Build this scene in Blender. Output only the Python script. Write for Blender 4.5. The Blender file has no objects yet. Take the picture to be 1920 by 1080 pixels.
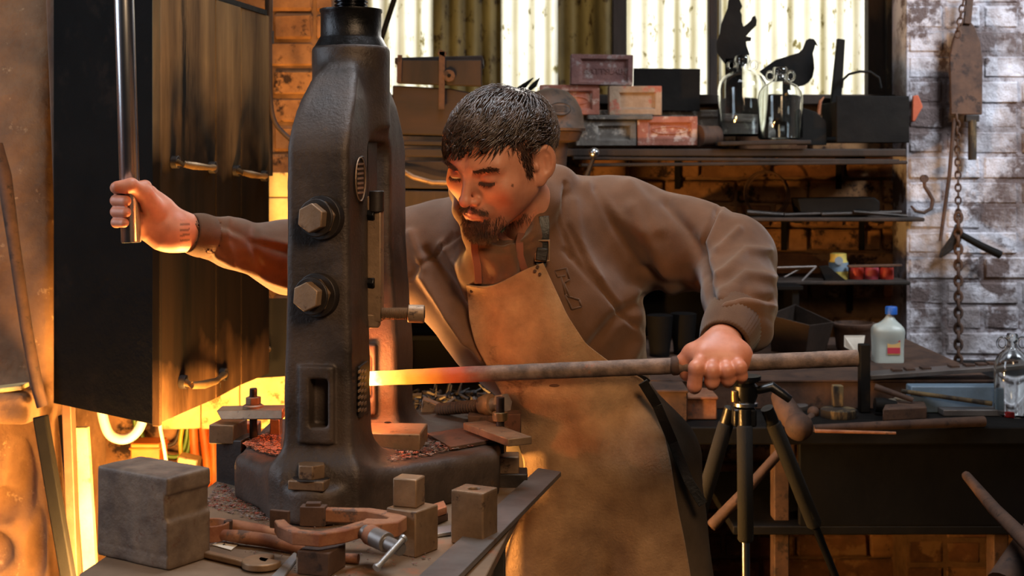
import bpy, bmesh, math, random
import numpy as np
from mathutils import Vector, Matrix
SC = bpy.context.scene
COL = SC.collection
R = math.radians
random.seed(7); RNG = np.random.default_rng(7)
# ---------------------------------------------------------------- camera
EYE = 1.45; FPX = 2600.0; HY = 300.0
cd = bpy.data.cameras.new('camera'); cam = bpy.data.objects.new('camera', cd); COL.objects.link(cam)
cam.location = (0, 0, EYE); cam.rotation_euler = (R(90), 0, 0)
cd.sensor_width = 36.0; cd.lens = 36.0 * FPX / 1920.0; cd.shift_y = -(540 - HY) / 1920.0
cd.clip_start = 0.05
cd.dof.use_dof = True; cd.dof.focus_distance = 2.12; cd.dof.aperture_fstop = 9.0
SC.camera = cam
# ---------------------------------------------------------------- world, lights, exposure
w = bpy.data.worlds.new('world'); SC.world = w; w.use_nodes = True
w.node_tree.nodes['Background'].inputs[0].default_value = (0.55, 0.62, 0.75, 1)
w.node_tree.nodes['Background'].inputs[1].default_value = 0.018
SC.view_settings.view_transform = 'Standard'; SC.view_settings.look = 'None'
SC.view_settings.gamma = 1; SC.view_settings.exposure = 0.0; SC.view_settings.use_curve_mapping = False
def light(name, kind, loc, target, energy, color, size=1.0, sy=None, spread=None):
    l = bpy.data.lights.new(name, kind); o = bpy.data.objects.new(name, l); COL.objects.link(o)
    l.energy = energy; l.color = color
    if kind == 'AREA':
        l.size = size
        if sy: l.shape = 'RECTANGLE'; l.size_y = sy
        if spread: l.spread = R(spread)
    elif kind in ('POINT', 'SPOT'): l.shadow_soft_size = size
    o.location = loc
    o.rotation_euler = (Vector(target) - Vector(loc)).to_track_quat('-Z', 'Y').to_euler()
    return o
light('daylight_behind_window', 'AREA', (0.55, 6.2, 2.3), (0.55, 4.3, 1.9), 240, (1.0, 0.97, 0.92), 4.5, 2.2)
light('doorway_left', 'AREA', (-2.5, 1.85, 1.95), (-0.2, 2.3, 1.2), 42, (0.70, 0.84, 1.0), 0.9, 1.9)
light('roof_light', 'AREA', (0.0, 2.5, 3.4), (0.1, 2.4, 1.0), 20, (0.84, 0.91, 1.0), 1.2, 0.9, 100)
light('workshop_lamp', 'AREA', (0.50, 0.45, 2.35), (-0.12, 2.15, 1.1), 7.6, (1.0, 0.68, 0.40), 0.6, 0.6, 90)
light('wall_skylight', 'AREA', (2.3, 2.7, 3.0), (1.5, 4.2, 1.9), 24, (0.85, 0.92, 1.0), 0.8, 0.8, 80)
light('forge_fire', 'POINT', (-0.50, 2.62, 0.80), (0, 0, 0), 90, (1.0, 0.50, 0.13), 0.06)
light('forge_fire_left', 'POINT', (-0.80, 2.74, 0.60), (0, 0, 0), 85, (1.0, 0.50, 0.13), 0.09)
# ---------------------------------------------------------------- pixel helper (a point at depth Y seen at photo pixel px,py)
def P(px, py, Y): return Vector(((px - 960) / FPX * Y, Y, EYE - (py - HY) / FPX * Y))
def PN(px, py, Y): return np.array(P(px, py, Y))
def px2m(n, Y): return n / FPX * Y
ZT = 0.931                                     # work table top
def T(px, py, z=ZT):                           # point on the horizontal plane z seen at px,py
    Y = (EYE - z) * FPX / (py - HY); return P(px, py, Y)
# ---------------------------------------------------------------- materials
def srgb(h):
    c = [int(h[i:i+2], 16) / 255 for i in (0, 2, 4)]
    return [x / 12.92 if x <= .04045 else ((x + .055) / 1.055) ** 2.4 for x in c] + [1]
MATS = {}
def mat(name, c1, c2=None, rough=.6, metal=0, scale=8, bump=.3, bscale=None, detail=6, stretch=(1, 1, 1), spec=.5,
        spot=None, spot_scale=30, spot_amt=.3, lo=.35, hi=.65, dist=0.004, rough2=None, sheen=0, coat=0, emis=None, emis_s=0, attr=None, world=True):
    m = bpy.data.materials.new(name); m.use_nodes = True; nt = m.node_tree; N = nt.nodes; L = nt.links
    b = N['Principled BSDF']
    if isinstance(c1, str): c1 = srgb(c1)
    if isinstance(c2, str): c2 = srgb(c2)
    if isinstance(spot, str): spot = srgb(spot)
    b.inputs['Roughness'].default_value = rough; b.inputs['Metallic'].default_value = metal
    b.inputs['Specular IOR Level'].default_value = spec
    if sheen: b.inputs['Sheen Weight'].default_value = sheen
    if coat: b.inputs['Coat Weight'].default_value = coat; b.inputs['Coat Roughness'].default_value = .25
    if world:
        g = N.new('ShaderNodeNewGeometry'); src = g.outputs['Position']
    else:
        g = N.new('ShaderNodeTexCoord'); src = g.outputs['Object']
    mp = N.new('ShaderNodeMapping'); mp.inputs['Scale'].default_value = stretch; L.new(src, mp.inputs['Vector'])
    n = N.new('ShaderNodeTexNoise'); n.inputs['Scale'].default_value = scale; n.inputs['Detail'].default_value = detail
    n.inputs['Roughness'].default_value = .62; L.new(mp.outputs[0], n.inputs['Vector'])
    r = N.new('ShaderNodeValToRGB'); r.color_ramp.elements[0].position = lo; r.color_ramp.elements[1].position = hi
    r.color_ramp.elements[0].color = c1; r.color_ramp.elements[1].color = c2 or c1
    L.new(n.outputs['Fac'], r.inputs['Fac']); col = r.outputs['Color']
    if spot:
        n2 = N.new('ShaderNodeTexNoise'); n2.inputs['Scale'].default_value = spot_scale; n2.inputs['Detail'].default_value = 8
        n2.inputs['Roughness'].default_value = .7; L.new(mp.outputs[0], n2.inputs['Vector'])
        r2 = N.new('ShaderNodeValToRGB'); e = .62 - spot_amt * .35
        r2.color_ramp.elements[0].position = e; r2.color_ramp.elements[1].position = e + .07
        L.new(n2.outputs['Fac'], r2.inputs['Fac'])
        mx = N.new('ShaderNodeMix'); mx.data_type = 'RGBA'; L.new(r2.outputs['Color'], mx.inputs[0])
        L.new(col, mx.inputs[6]); mx.inputs[7].default_value = spot; col = mx.outputs[2]
    if attr:
        a = N.new('ShaderNodeAttribute'); a.attribute_name = attr
        mx = N.new('ShaderNodeMix'); mx.data_type = 'RGBA'; mx.blend_type = 'MULTIPLY'; mx.inputs[0].default_value = 1
        L.new(col, mx.inputs[6]); L.new(a.outputs['Color'], mx.inputs[7]); col = mx.outputs[2]
    L.new(col, b.inputs['Base Color'])
    if rough2 is not None:
        mr = N.new('ShaderNodeMapRange'); L.new(n.outputs['Fac'], mr.inputs[0])
        mr.inputs[1].default_value = lo; mr.inputs[2].default_value = hi
        mr.inputs[3].default_value = rough; mr.inputs[4].default_value = rough2; L.new(mr.outputs[0], b.inputs['Roughness'])
    if bump:
        n3 = N.new('ShaderNodeTexNoise'); n3.inputs['Scale'].default_value = bscale or scale * 5; n3.inputs['Detail'].default_value = 6
        n3.inputs['Roughness'].default_value = .65
        L.new(mp.outputs[0], n3.inputs['Vector'])
        bp = N.new('ShaderNodeBump'); bp.inputs['Strength'].default_value = bump; bp.inputs['Distance'].default_value = dist
        L.new(n3.outputs['Fac'], bp.inputs['Height']); L.new(bp.outputs[0], b.inputs['Normal'])
    if emis:
        b.inputs['Emission Color'].default_value = srgb(emis) if isinstance(emis, str) else emis
        b.inputs['Emission Strength'].default_value = emis_s
    MATS[name] = m; return m
mat('cast_iron', '302823', '4f4138', rough=.42, metal=.35, scale=9, bump=.55, bscale=170, dist=.002, rough2=.6, spot='54402f', spot_scale=34, spot_amt=.0)
mat('dark_iron', '1f1b19', '39302a', rough=.5, metal=.5, scale=15, bump=.4, bscale=120, dist=.0015)
mat('greasy_iron', '181818', '2e2c2c', rough=.24, metal=.7, scale=20, bump=.5, bscale=90, dist=.002, rough2=.4)
mat('threaded_steel', '0d0d10', '1c1c20', rough=.22, metal=.8, scale=20, bump=.1)
mat('polished_steel', 'c9ccd0', 'a9a8a8', rough=.27, metal=1, scale=4, bump=.05, bscale=80, dist=.0005)
mat('brown_steel', '6f5742', '94775b', rough=.5, metal=.45, scale=14, bump=.45, bscale=120, dist=.0015, spot='49382d', spot_scale=40, spot_amt=.1)
mat('block_steel', '55453a', '7d6a59', rough=.6, metal=.2, scale=22, bump=.7, bscale=70, dist=.002, spot='5e4030', spot_scale=30, spot_amt=.1)
mat('strip_steel', '5a5350', '77706c', rough=.42, metal=.5, scale=9, bump=.3, bscale=90, dist=.001, spot='6a5242', spot_scale=11, spot_amt=.1)
mat('pale_steel', 'a6a4a2', '87827e', rough=.38, metal=.6, scale=18, bump=.2)
mat('rust', '78472f', '98694a', rough=.8, metal=.1, scale=26, bump=.5, bscale=140, dist=.0015, spot='5b4438', spot_scale=40, spot_amt=.15)
mat('rust_dark', '3a281f', '573d2d', rough=.8, metal=.15, scale=18, bump=.5, bscale=90, dist=.002, spot='2b1d17', spot_scale=26, spot_amt=.15)
mat('table_steel', '65513f', '836b54', rough=.6, metal=.25, scale=7, bump=.35, bscale=130, dist=.001, spot='8a5b40', spot_scale=9, spot_amt=.1)
mat('table_leg', '33302e', '4a433e', rough=.5, metal=.4, bump=.2)
mat('scale_debris', '5e5350', '8b7f7a', rough=.8, metal=.2, scale=120, bump=.3, spot='7d3f2d', spot_scale=70, spot_amt=.4)
mat('black_metal', '0d0c0c', '1a1816', rough=.65, metal=0, spec=.1, scale=6, bump=.5, bscale=25, dist=.003)
mat('soot_black', '060505', '0e0c0b', rough=.8, metal=0, spec=.15, scale=5, bump=.5, bscale=30, dist=.003)
# ---------------------------------------------------------------- mesh collector
def frame_from(d):
    d = Vector(d).normalized(); a = Vector((0, 0, 1)) if abs(d.z) < .9 else Vector((1, 0, 0))
    u = d.cross(a).normalized(); return u, d.cross(u).normalized(), d
class MB:
    def __init__(s): s.v = []; s.f = []
    def add(s, vs, fs):
        k = len(s.v); s.v += [tuple(v) for v in vs]; s.f += [tuple(i + k for i in f) for f in fs]; return s
    def box(s, c, size, M=None):
        hx, hy, hz = [q / 2 for q in size]; c = Vector(c)
        vs = [Vector((x, y, z)) for z in (-hz, hz) for x, y in ((-hx, -hy), (hx, -hy), (hx, hy), (-hx, hy))]
        if M is not None: vs = [M @ v for v in vs]
        return s.add([v + c for v in vs], [(3, 2, 1, 0), (4, 5, 6, 7), (0, 1, 5, 4), (1, 2, 6, 5), (2, 3, 7, 6), (3, 0, 4, 7)])
    def bar(s, a, b, w, h, up=(0, 0, 1)):      # rectangular bar from a to b
        a = Vector(a); b = Vector(b); d = (b - a).normalized(); u = Vector(up); r = d.cross(u).normalized(); u = r.cross(d).normalized()
        vs = [p + r * x * w / 2 + u * y * h / 2 for p in (a, b) for x, y in ((-1, -1), (1, -1), (1, 1), (-1, 1))]
        return s.add(vs, [(0, 1, 2, 3), (7, 6, 5, 4), (4, 5, 1, 0), (5, 6, 2, 1), (6, 7, 3, 2), (7, 4, 0, 3)])
    def tube(s, pts, rad, n=12, closed=False, cap=True):
        pts = [Vector(p) for p in pts]; m = len(pts)
        if not hasattr(rad, '__len__'): rad = [rad] * m
        u = None; vs = []
        for i, p in enumerate(pts):
            if closed: d = pts[(i + 1) % m] - pts[i - 1]
            else: d = pts[min(i + 1, m - 1)] - pts[max(i - 1, 0)]
            d.normalize()
            if u is None: u, _, _ = frame_from(d)
            u = (u - d * u.dot(d)).normalized(); w_ = d.cross(u)
            vs += [p + (u * math.cos(2 * math.pi * k / n) + w_ * math.sin(2 * math.pi * k / n)) * rad[i] for k in range(n)]
        fs = []
        for i in range(m if closed else m - 1):
            for k in range(n):
                a = i * n + k; b = i * n + (k + 1) % n; c = ((i + 1) % m) * n
                fs.append((a, b, c + (k + 1) % n, c + k))
        if not closed and cap:
            fs.append(tuple(range(n - 1, -1, -1))); fs.append(tuple((m - 1) * n + k for k in range(n)))
        return s.add(vs, fs)
    def cyl(s, a, b, r, r2=None, n=24): return s.tube([a, b], [r, r if r2 is None else r2], n)
    def lathe(s, base, prof, axis=(0, 0, 1), n=32):
        base = Vector(base); u, v, d = frame_from(axis); vs = []; m = len(prof)
        for r, h in prof:
            vs += [base + d * h + (u * math.cos(2 * math.pi * k / n) + v * math.sin(2 * math.pi * k / n)) * max(r, 1e-4) for k in range(n)]
        fs = [(i * n + k, i * n + (k + 1) % n, (i + 1) * n + (k + 1) % n, (i + 1) * n + k) for i in range(m - 1) for k in range(n)]
        fs.append(tuple(range(n - 1, -1, -1))); fs.append(tuple((m - 1) * n + k for k in range(n)))
        return s.add(vs, fs)
    def prism(s, poly, ext):                    # poly: 3-D points in a plane, extruded by ext
        e = Vector(ext); n = len(poly); a = [Vector(p) for p in poly]
        fs = [tuple(range(n)), tuple(range(2 * n - 1, n - 1, -1))] + [(i, (i + 1) % n + 0, (i + 1) % n + n, i + n) for i in range(n)]
        return s.add(a + [p + e for p in a], fs)
    def build(s, name, m, parent=None, smooth=None, bevel=0, seg=2, sub=0):
        me = bpy.data.meshes.new(name); me.from_pydata(s.v, [], s.f)
        bm = bmesh.new(); bm.from_mesh(me); bmesh.ops.recalc_face_normals(bm, faces=bm.faces); bm.to_mesh(me); bm.free()
        return finish(me, name, m, parent, smooth, bevel, seg, sub)
def finish(me, name, m, parent=None, smooth=None, bevel=0, seg=2, sub=0):
    o = bpy.data.objects.new(name, me); COL.objects.link(o)
    me.materials.append(MATS[m] if isinstance(m, str) else m)
    if smooth is not None:
        me.polygons.foreach_set('use_smooth', [True] * len(me.polygons))
        if smooth < 180: me.set_sharp_from_angle(angle=R(smooth))
    if bevel:
        b = o.modifiers.new('bevel', 'BEVEL'); b.width = bevel; b.segments = seg; b.limit_method = 'ANGLE'; b.angle_limit = R(35)
        if smooth is None:
            me.polygons.foreach_set('use_smooth', [True] * len(me.polygons)); me.set_sharp_from_angle(angle=R(50)); b.harden_normals = False
    if sub: q = o.modifiers.new('sub', 'SUBSURF'); q.levels = q.render_levels = sub
    if parent is not None:
        o.parent = parent
        o.matrix_parent_inverse = Matrix.Translation(parent.location).inverted()
    return o
def tag(o, label=None, cat=None, group=None, kind=None):
    if label: o['label'] = label
    if cat: o['category'] = cat
    if group: o['group'] = group
    if kind: o['kind'] = kind
    return o
def thing(name, label, cat, loc=(0, 0, 0), group=None):
    o = bpy.data.objects.new(name, None); COL.objects.link(o); o.location = loc; o.empty_display_size = .05
    return tag(o, label, cat, group)
# ---------------------------------------------------------------- signed distance modelling
def _v(c): return np.asarray(tuple(c), dtype=np.float32)
def sph(p, c, r): return np.linalg.norm(p - _v(c), axis=1) - r
def ell(p, c, r, M=None):
    q = p - _v(c)
    if M is not None: q = q @ np.asarray(M, dtype=np.float32)
    r = _v(r); k0 = np.linalg.norm(q / r, axis=1); k1 = np.linalg.norm(q / (r * r), axis=1) + 1e-9
    return k0 * (k0 - 1) / k1
def cap(p, a, b, ra, rb=None):
    a = _v(a); b = _v(b); rb = ra if rb is None else rb; ab = b - a
    t = np.clip(((p - a) @ ab) / (ab @ ab + 1e-12), 0, 1)
    return np.linalg.norm(p - a - t[:, None] * ab, axis=1) - (ra + t * (rb - ra))
def capf(p, a, b, ra, rb, sy, ax=1):            # capsule flattened along an axis
    q = p.copy(); a = np.array(_v(a)); b = np.array(_v(b)); q[:, ax] /= sy; a[ax] /= sy; b[ax] /= sy
    return cap(q, a, b, ra, rb) * min(1, sy)
def chain(p, pts, rs, k=0.0):
    d = None
    for i in range(len(pts) - 1):
        e = cap(p, pts[i], pts[i + 1], rs[i], rs[i + 1]); d = e if d is None else smin(d, e, k)
    return d
def rbox(p, c, half, r=0.0, M=None):
    q = p - _v(c)
    if M is not None: q = q @ np.asarray(M, dtype=np.float32)
    q = np.abs(q) - (_v(half) - r)
    return np.linalg.norm(np.maximum(q, 0), axis=1) + np.minimum(q.max(axis=1), 0) - r
def smin(a, b, k):
    if k <= 0: return np.minimum(a, b)
    h = np.maximum(k - np.abs(a - b), 0) / k; return np.minimum(a, b) - h * h * k * .25
def smax(a, b, k): return -smin(-a, -b, k)
def surface_nets(fn, lo, hi, h):
    B = 4; lo = np.array(lo, float); n = (np.ceil((np.array(hi) - lo) / h / B).astype(int) + 1) * B
    F = np.empty(n, np.float32); nb = n // B
    ci = np.stack(np.meshgrid(*[np.arange(k) for k in nb], indexing='ij'), -1).reshape(-1, 3)
    cc = (lo + (ci * B + (B - 1) / 2) * h).astype(np.float32); d = fn(cc)
    near = np.abs(d) < h * 6
    Fb = F.reshape(nb[0], B, nb[1], B, nb[2], B)
    sgn = np.where(d < 0, -1.0, 1.0).astype(np.float32).reshape(nb)
    Fb[:] = sgn[:, None, :, None, :, None]
    off = np.stack(np.meshgrid(*[np.arange(B)] * 3, indexing='ij'), -1).reshape(-1, 3)
    A = ci[near]; idx = (A[:, None, :] * B + off[None]).reshape(-1, 3)
    vals = np.concatenate([fn((lo + c * h).astype(np.float32)) for c in np.array_split(idx, max(1, len(idx) // 400000))])
    F[idx[:, 0], idx[:, 1], idx[:, 2]] = vals
    s = F < 0; c = np.zeros(n - 1, np.int8)
    sl = lambda o, k: slice(o, k - 1 + o)
    for i in (0, 1):
        for j in (0, 1):
            for k in (0, 1): c += s[sl(i, n[0]), sl(j, n[1]), sl(k, n[2])]
    act = np.argwhere((c > 0) & (c < 8)); ids = np.full(n - 1, -1, np.int64); ids[act[:, 0], act[:, 1], act[:, 2]] = np.arange(len(act))
    acc = np.zeros((len(act), 3)); cnt = np.zeros(len(act))
    for ax in range(3):
        o1, o2 = [a for a in range(3) if a != ax]
        for i in (0, 1):
            for j in (0, 1):
                q = act.copy(); q[:, o1] += i; q[:, o2] += j; q2 = q.copy(); q2[:, ax] += 1
                f0 = F[tuple(q.T)]; f1 = F[tuple(q2.T)]; m = (f0 < 0) != (f1 < 0)
                t = f0[m] / (f0[m] - f1[m]); pos = q[m].astype(float); pos[:, ax] += t
                acc[m] += pos; cnt[m] += 1
    V = lo + acc / cnt[:, None] * h; quads = []
    for ax in range(3):
        o1, o2 = [(ax + 1) % 3, (ax + 2) % 3]
        a = [slice(None)] * 3; b = [slice(None)] * 3
        for o in (o1, o2): a[o] = slice(1, n[o] - 1); b[o] = slice(1, n[o] - 1)
        a[ax] = slice(0, n[ax] - 1); b[ax] = slice(1, n[ax])
        s0 = s[tuple(a)]; s1 = s[tuple(b)]; e = np.argwhere(s0 != s1)
        ok = s0[tuple(e.T)]; g = e.copy(); g[:, o1] += 1; g[:, o2] += 1
        def cell(d1, d2):
            q = g.copy(); q[:, o1] += d1; q[:, o2] += d2; return ids[tuple(q.T)]
        Q = np.stack([cell(-1, -1), cell(0, -1), cell(0, 0), cell(-1, 0)], 1); Q[~ok] = Q[~ok][:, ::-1]; quads.append(Q)
    Q = np.concatenate(quads); Q = Q[(Q >= 0).all(1)]
    return V, Q
def sdf_parts(parts):                           # [(V, Q), ...] -> one
    k = 0; V = []; Q = []
    for v, q in parts: V.append(v); Q.append(q + k); k += len(v)
    return np.concatenate(V), np.concatenate(Q)
def normals_of(V, Q):
    n = np.cross(V[Q[:, 2]] - V[Q[:, 0]], V[Q[:, 3]] - V[Q[:, 1]]); N = np.zeros_like(V)
    for i in range(4): np.add.at(N, Q[:, i], n)
    return N / (np.linalg.norm(N, axis=1, keepdims=True) + 1e-12)
def np_mesh(name, V, Q, m, parent=None, smooth=180, col=None, **kw):
    me = bpy.data.meshes.new(name); me.vertices.add(len(V)); me.vertices.foreach_set('co', np.asarray(V, np.float32).ravel())
    k = Q.shape[1]; me.loops.add(len(Q) * k); me.loops.foreach_set('vertex_index', Q.ravel().astype(np.int32))
    me.polygons.add(len(Q)); me.polygons.foreach_set('loop_start', np.arange(0, len(Q) * k, k, dtype=np.int32))
    me.update(); me.validate()
    if col is not None:
        a = me.color_attributes.new('tint', 'FLOAT_COLOR', 'POINT'); a.data.foreach_set('color', np.concatenate([col, np.ones((len(V), 1))], 1).astype(np.float32).ravel())
    return finish(me, name, m, parent, smooth, **kw)
def fbm(p, s, seed=0, oct=3):                   # cheap smooth pseudo noise
    r = np.random.default_rng(seed); out = 0; a = 1; tot = 0
    for o in range(oct):
        for k in range(4):
            d = r.normal(size=3); d /= np.linalg.norm(d); out = out + a * np.sin(p @ (d * s * (2 ** o)) + r.uniform(0, 6.28)); tot += a
        a *= .5
    return out / tot * 1.6
def seg_dist(p, pts):                           # distance to polyline in XZ
    q = p[:, [0, 2]]; best = None
    for a, b in zip(pts[:-1], pts[1:]):
        a = np.array([a[0], a[2]]); b = np.array([b[0], b[2]]); ab = b - a
        t = np.clip((q - a) @ ab / (ab @ ab + 1e-12), 0, 1); d = np.linalg.norm(q - a - t[:, None] * ab, axis=1)
        best = d if best is None else np.minimum(best, d)
    return best
def trace_front(fn, x, z, y0=1.9, y1=2.9):      # camera-side surface depth of an sdf for world x at given rays
    pass
def ray_hit(fn, pxs, pys, y0=1.8, y1=3.0, it=60):
    pxs = np.asarray(pxs, float).ravel(); pys = np.asarray(pys, float).ravel()
    dx = (pxs - 960) / FPX; dz = -(pys - HY) / FPX; Y = np.full(len(pxs), y0)
    for _ in range(it):
        p = np.stack([dx * Y, Y, EYE + dz * Y], 1).astype(np.float32); Y = np.minimum(Y + np.maximum(fn(p), -.01) * .85, y1)
    return Y
# ================================================================ THE SETTING
mat('concrete_floor', '1b1714', '2c2520', rough=.8, scale=3, bump=.4)
mat('mortar_dark', '5d432d', '846243', rough=.95, scale=14, bump=.6, bscale=60, dist=.004)
mat('brick_sooty', '4a2f1e', '7d5335', rough=.9, scale=9, bump=.7, bscale=60, dist=.004, spot='8a6644', spot_scale=12, spot_amt=.25)
mat('brick_brown', '6d4a2e', '9c7149', rough=.9, scale=9, bump=.7, bscale=60, dist=.004, spot='2a170e', spot_scale=10, spot_amt=.25)
mat('whitewash', '7d7474', 'c6c4cc', rough=.85, scale=5, bump=1, bscale=38, dist=.012, spot='5a4c4a', spot_scale=6, spot_amt=.30, lo=.38, hi=.55)
mat('whitewash_grey', '6b6262', 'b9b6bd', rough=.85, scale=5, bump=1, bscale=38, dist=.012, spot='5a4c4a', spot_scale=6, spot_amt=.36, lo=.38, hi=.55)
mat('mortar_white', '6b6262', 'b5b2ba', rough=.9, scale=5, bump=1, bscale=38, dist=.012, spot='5a4c4a', spot_scale=6, spot_amt=.36, lo=.38, hi=.55)
mat('plaster_brown', '66482f', '866344', rough=.85, scale=9, bump=.8, bscale=40, dist=.006, spot='a98763', spot_scale=26, spot_amt=.05)
mat('sheet_clear', 'f4f4f0', 'e8e6dc', rough=.5, scale=9, bump=0, spot='a39c78', spot_scale=40, spot_amt=.12, stretch=(1, 1, .5))
mat('sheet_tan', '7d7050', '978862', rough=.6, scale=8, bump=0, spot='5b4b30', spot_scale=30, spot_amt=.2, stretch=(1, 1, .5))
for nm, tr in (('sheet_clear', .92), ('sheet_tan', .62)):   # daylight comes through the plastic roofing sheets
    nt = MATS[nm].node_tree; N = nt.nodes; L = nt.links; pb = N['Principled BSDF']; out = [n_ for n_ in N if n_.type == 'OUTPUT_MATERIAL'][0]
    tb = N.new('ShaderNodeBsdfTranslucent'); mx = N.new('ShaderNodeMixShader'); mx.inputs[0].default_value = tr
    at = N.new('ShaderNodeAttribute'); at.attribute_name = 'tint'; mm = N.new('ShaderNodeMix'); mm.data_type = 'RGBA'; mm.blend_type = 'MULTIPLY'; mm.inputs[0].default_value = 1
    src = pb.inputs['Base Color'].links[0].from_socket; L.new(src, mm.inputs[6]); L.new(at.outputs['Color'], mm.inputs[7]); L.new(mm.outputs[2], pb.inputs['Base Color'])   # stripes in the tint: darker and browner in each valley of the corrugation
    L.new(mm.outputs[2], tb.inputs[0]); L.new(pb.outputs[0], mx.inputs[1]); L.new(tb.outputs[0], mx.inputs[2]); L.new(mx.outputs[0], out.inputs[0])
mat('old_timber', '1a120c', '33241a', rough=.85, scale=10, bump=.6, bscale=50, stretch=(1, 1, .25))
mat('frame_timber', '4a3a24', '7a6540', rough=.85, scale=10, bump=.6, bscale=50, stretch=(1, 1, .25), spot='231a10', spot_scale=12, spot_amt=.4)
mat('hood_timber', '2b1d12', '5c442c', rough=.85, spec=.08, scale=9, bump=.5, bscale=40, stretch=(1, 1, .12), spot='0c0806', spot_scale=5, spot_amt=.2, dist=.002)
nt = MATS['hood_timber'].node_tree; N = nt.nodes; L = nt.links     # tint by height: paler and greyer above, near-black band, browner at the mouth
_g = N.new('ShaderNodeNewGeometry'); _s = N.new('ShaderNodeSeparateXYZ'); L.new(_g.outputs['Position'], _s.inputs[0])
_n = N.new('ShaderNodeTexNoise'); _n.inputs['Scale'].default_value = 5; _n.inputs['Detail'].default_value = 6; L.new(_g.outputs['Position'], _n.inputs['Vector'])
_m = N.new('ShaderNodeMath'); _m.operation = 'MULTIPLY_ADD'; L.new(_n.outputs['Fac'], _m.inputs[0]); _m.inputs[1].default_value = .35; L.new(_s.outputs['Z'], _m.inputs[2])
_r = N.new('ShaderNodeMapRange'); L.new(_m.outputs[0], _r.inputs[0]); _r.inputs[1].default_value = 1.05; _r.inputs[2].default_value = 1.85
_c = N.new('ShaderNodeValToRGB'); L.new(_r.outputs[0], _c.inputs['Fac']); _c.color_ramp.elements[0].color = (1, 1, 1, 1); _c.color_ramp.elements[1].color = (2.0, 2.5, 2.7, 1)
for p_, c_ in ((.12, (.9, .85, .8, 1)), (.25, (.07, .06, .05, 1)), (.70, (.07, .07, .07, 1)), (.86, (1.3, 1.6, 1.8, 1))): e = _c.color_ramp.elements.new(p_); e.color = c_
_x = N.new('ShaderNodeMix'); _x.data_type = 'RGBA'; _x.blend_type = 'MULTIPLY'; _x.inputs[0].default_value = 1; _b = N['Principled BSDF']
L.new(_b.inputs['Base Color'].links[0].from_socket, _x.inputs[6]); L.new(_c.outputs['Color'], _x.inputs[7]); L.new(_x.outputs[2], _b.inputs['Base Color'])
mat('hood_grey', '151413', '33302d', rough=.45, scale=9, bump=.6, bscale=45, stretch=(1, 1, .1), spot='0a0908', spot_scale=7, spot_amt=.4, dist=.003)
mat('firebrick', 'b79a62', 'd6bf86', rough=.9, scale=9, bump=.6, bscale=50, spot='7a5a30', spot_scale=14, spot_amt=.15)
tag(MB().box((0.3, 2.2, -.05), (5.4, 6.4, .1)).build('floor', 'concrete_floor'), kind='structure')
WY = 4.30
tag(MB().box((-2.75, 2.0, 1.6), (.1, 6.0, 3.3)).build('wall_outer', 'brick_sooty'), kind='structure')
def brick_set(name, parent, x0, x1, z0, z1, y, mats, holes=(), seed=1, jit=.004, depth=.10, names='brick'):
    r = random.Random(seed); bl, bh, g = .215, .065, .010
    meshes = []
    for kind, ln in (('s', bl), ('h', .1025), ('c', .155)):
        for v in range(3):
            bm = bmesh.new(); bmesh.ops.create_cube(bm, size=1); bmesh.ops.scale(bm, verts=bm.verts, vec=(ln, depth, bh))
            bmesh.ops.bevel(bm, geom=bm.edges[:] , offset=.006, segments=1, affect='EDGES')
            for v_ in bm.verts: v_.co += Vector((r.uniform(-1, 1), r.uniform(-1, 1), r.uniform(-1, 1))) * .0022
            me = bpy.data.meshes.new('brick'); bm.to_mesh(me); bm.free(); me.materials.append(MATS[mats[v % len(mats)]]); meshes.append((ln, me))
            me.polygons.foreach_set('use_smooth', [False] * len(me.polygons))
    z = z0; row = 0; n = 0
    while z < z1 - .02:
        x = x0 - (0.0 if row % 2 else .107) ; hdr = (row % 4 == 3)
        while x < x1:
            ln = .1025 if hdr else bl
            if x < x0: nl = ln - (x0 - x); x = x0; ln = .1025
            if x + ln > x1 + .004: ln = x1 - x
            if ln > .04:
                c = (x + ln / 2, z + bh / 2)
                if not any(h[0] < c[0] < h[1] and h[2] < c[1] < h[3] for h in holes):
                    base = [q for q in meshes if abs(q[0] - (bl if ln > .18 else .155 if ln > .13 else .1025)) < .001]
                    me = r.choice(base)[1]; o = bpy.data.objects.new(names, me); COL.objects.link(o); o.parent = parent
                    o.location = (c[0] + r.uniform(-.001, .001), y + depth / 2 + r.uniform(-jit, jit), c[1]); o.scale.x = ln / (bl if ln > .18 else .155 if ln > .13 else .1025); n += 1
            x += ln + g
        z += bh + g; row += 1
    return n
# back wall: mortar core with the window opening, bricks set proud of it
WX0, WX1, WZ = -.46, 1.235, 1.625
wb = MB()
wb.box((-.4, WY + .16, WZ / 2), (4.6, .28, WZ)); wb.box(((-2.7 + WX0) / 2, WY + .16, 2.3), (WX0 + 2.7, .28, 1.35)); wb.box(((1.9 + WX1) / 2, WY + .16, 2.3), (1.9 - WX1, .28, 1.35)); wb.box((0, WY + .16, 3.0), (3.8, .28, .3))
wall_back = tag(wb.build('wall_back', 'mortar_dark'), kind='structure')
brick_set('b', wall_back, .14, 1.20, 1.02, 1.56, WY, ['brick_brown', 'brick_sooty', 'brick_brown'], seed=3)
brick_set('b', wall_back, .10, 1.60, .07, .95, WY, ['brick_sooty', 'brick_brown', 'brick_sooty'], seed=4)
brick_set('b', wall_back, -.86, -.48, .95, 2.0, WY - .6, ['brick_brown'], seed=5)
pc = tag(MB().box((-.67, WY - .33, 1.1), (.38, .52, 2.2)).build('wall_pier', 'mortar_dark'), kind='structure')
for o in [o for o in wall_back.children if o.location.y < WY - .3]: o.parent = pc
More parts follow.
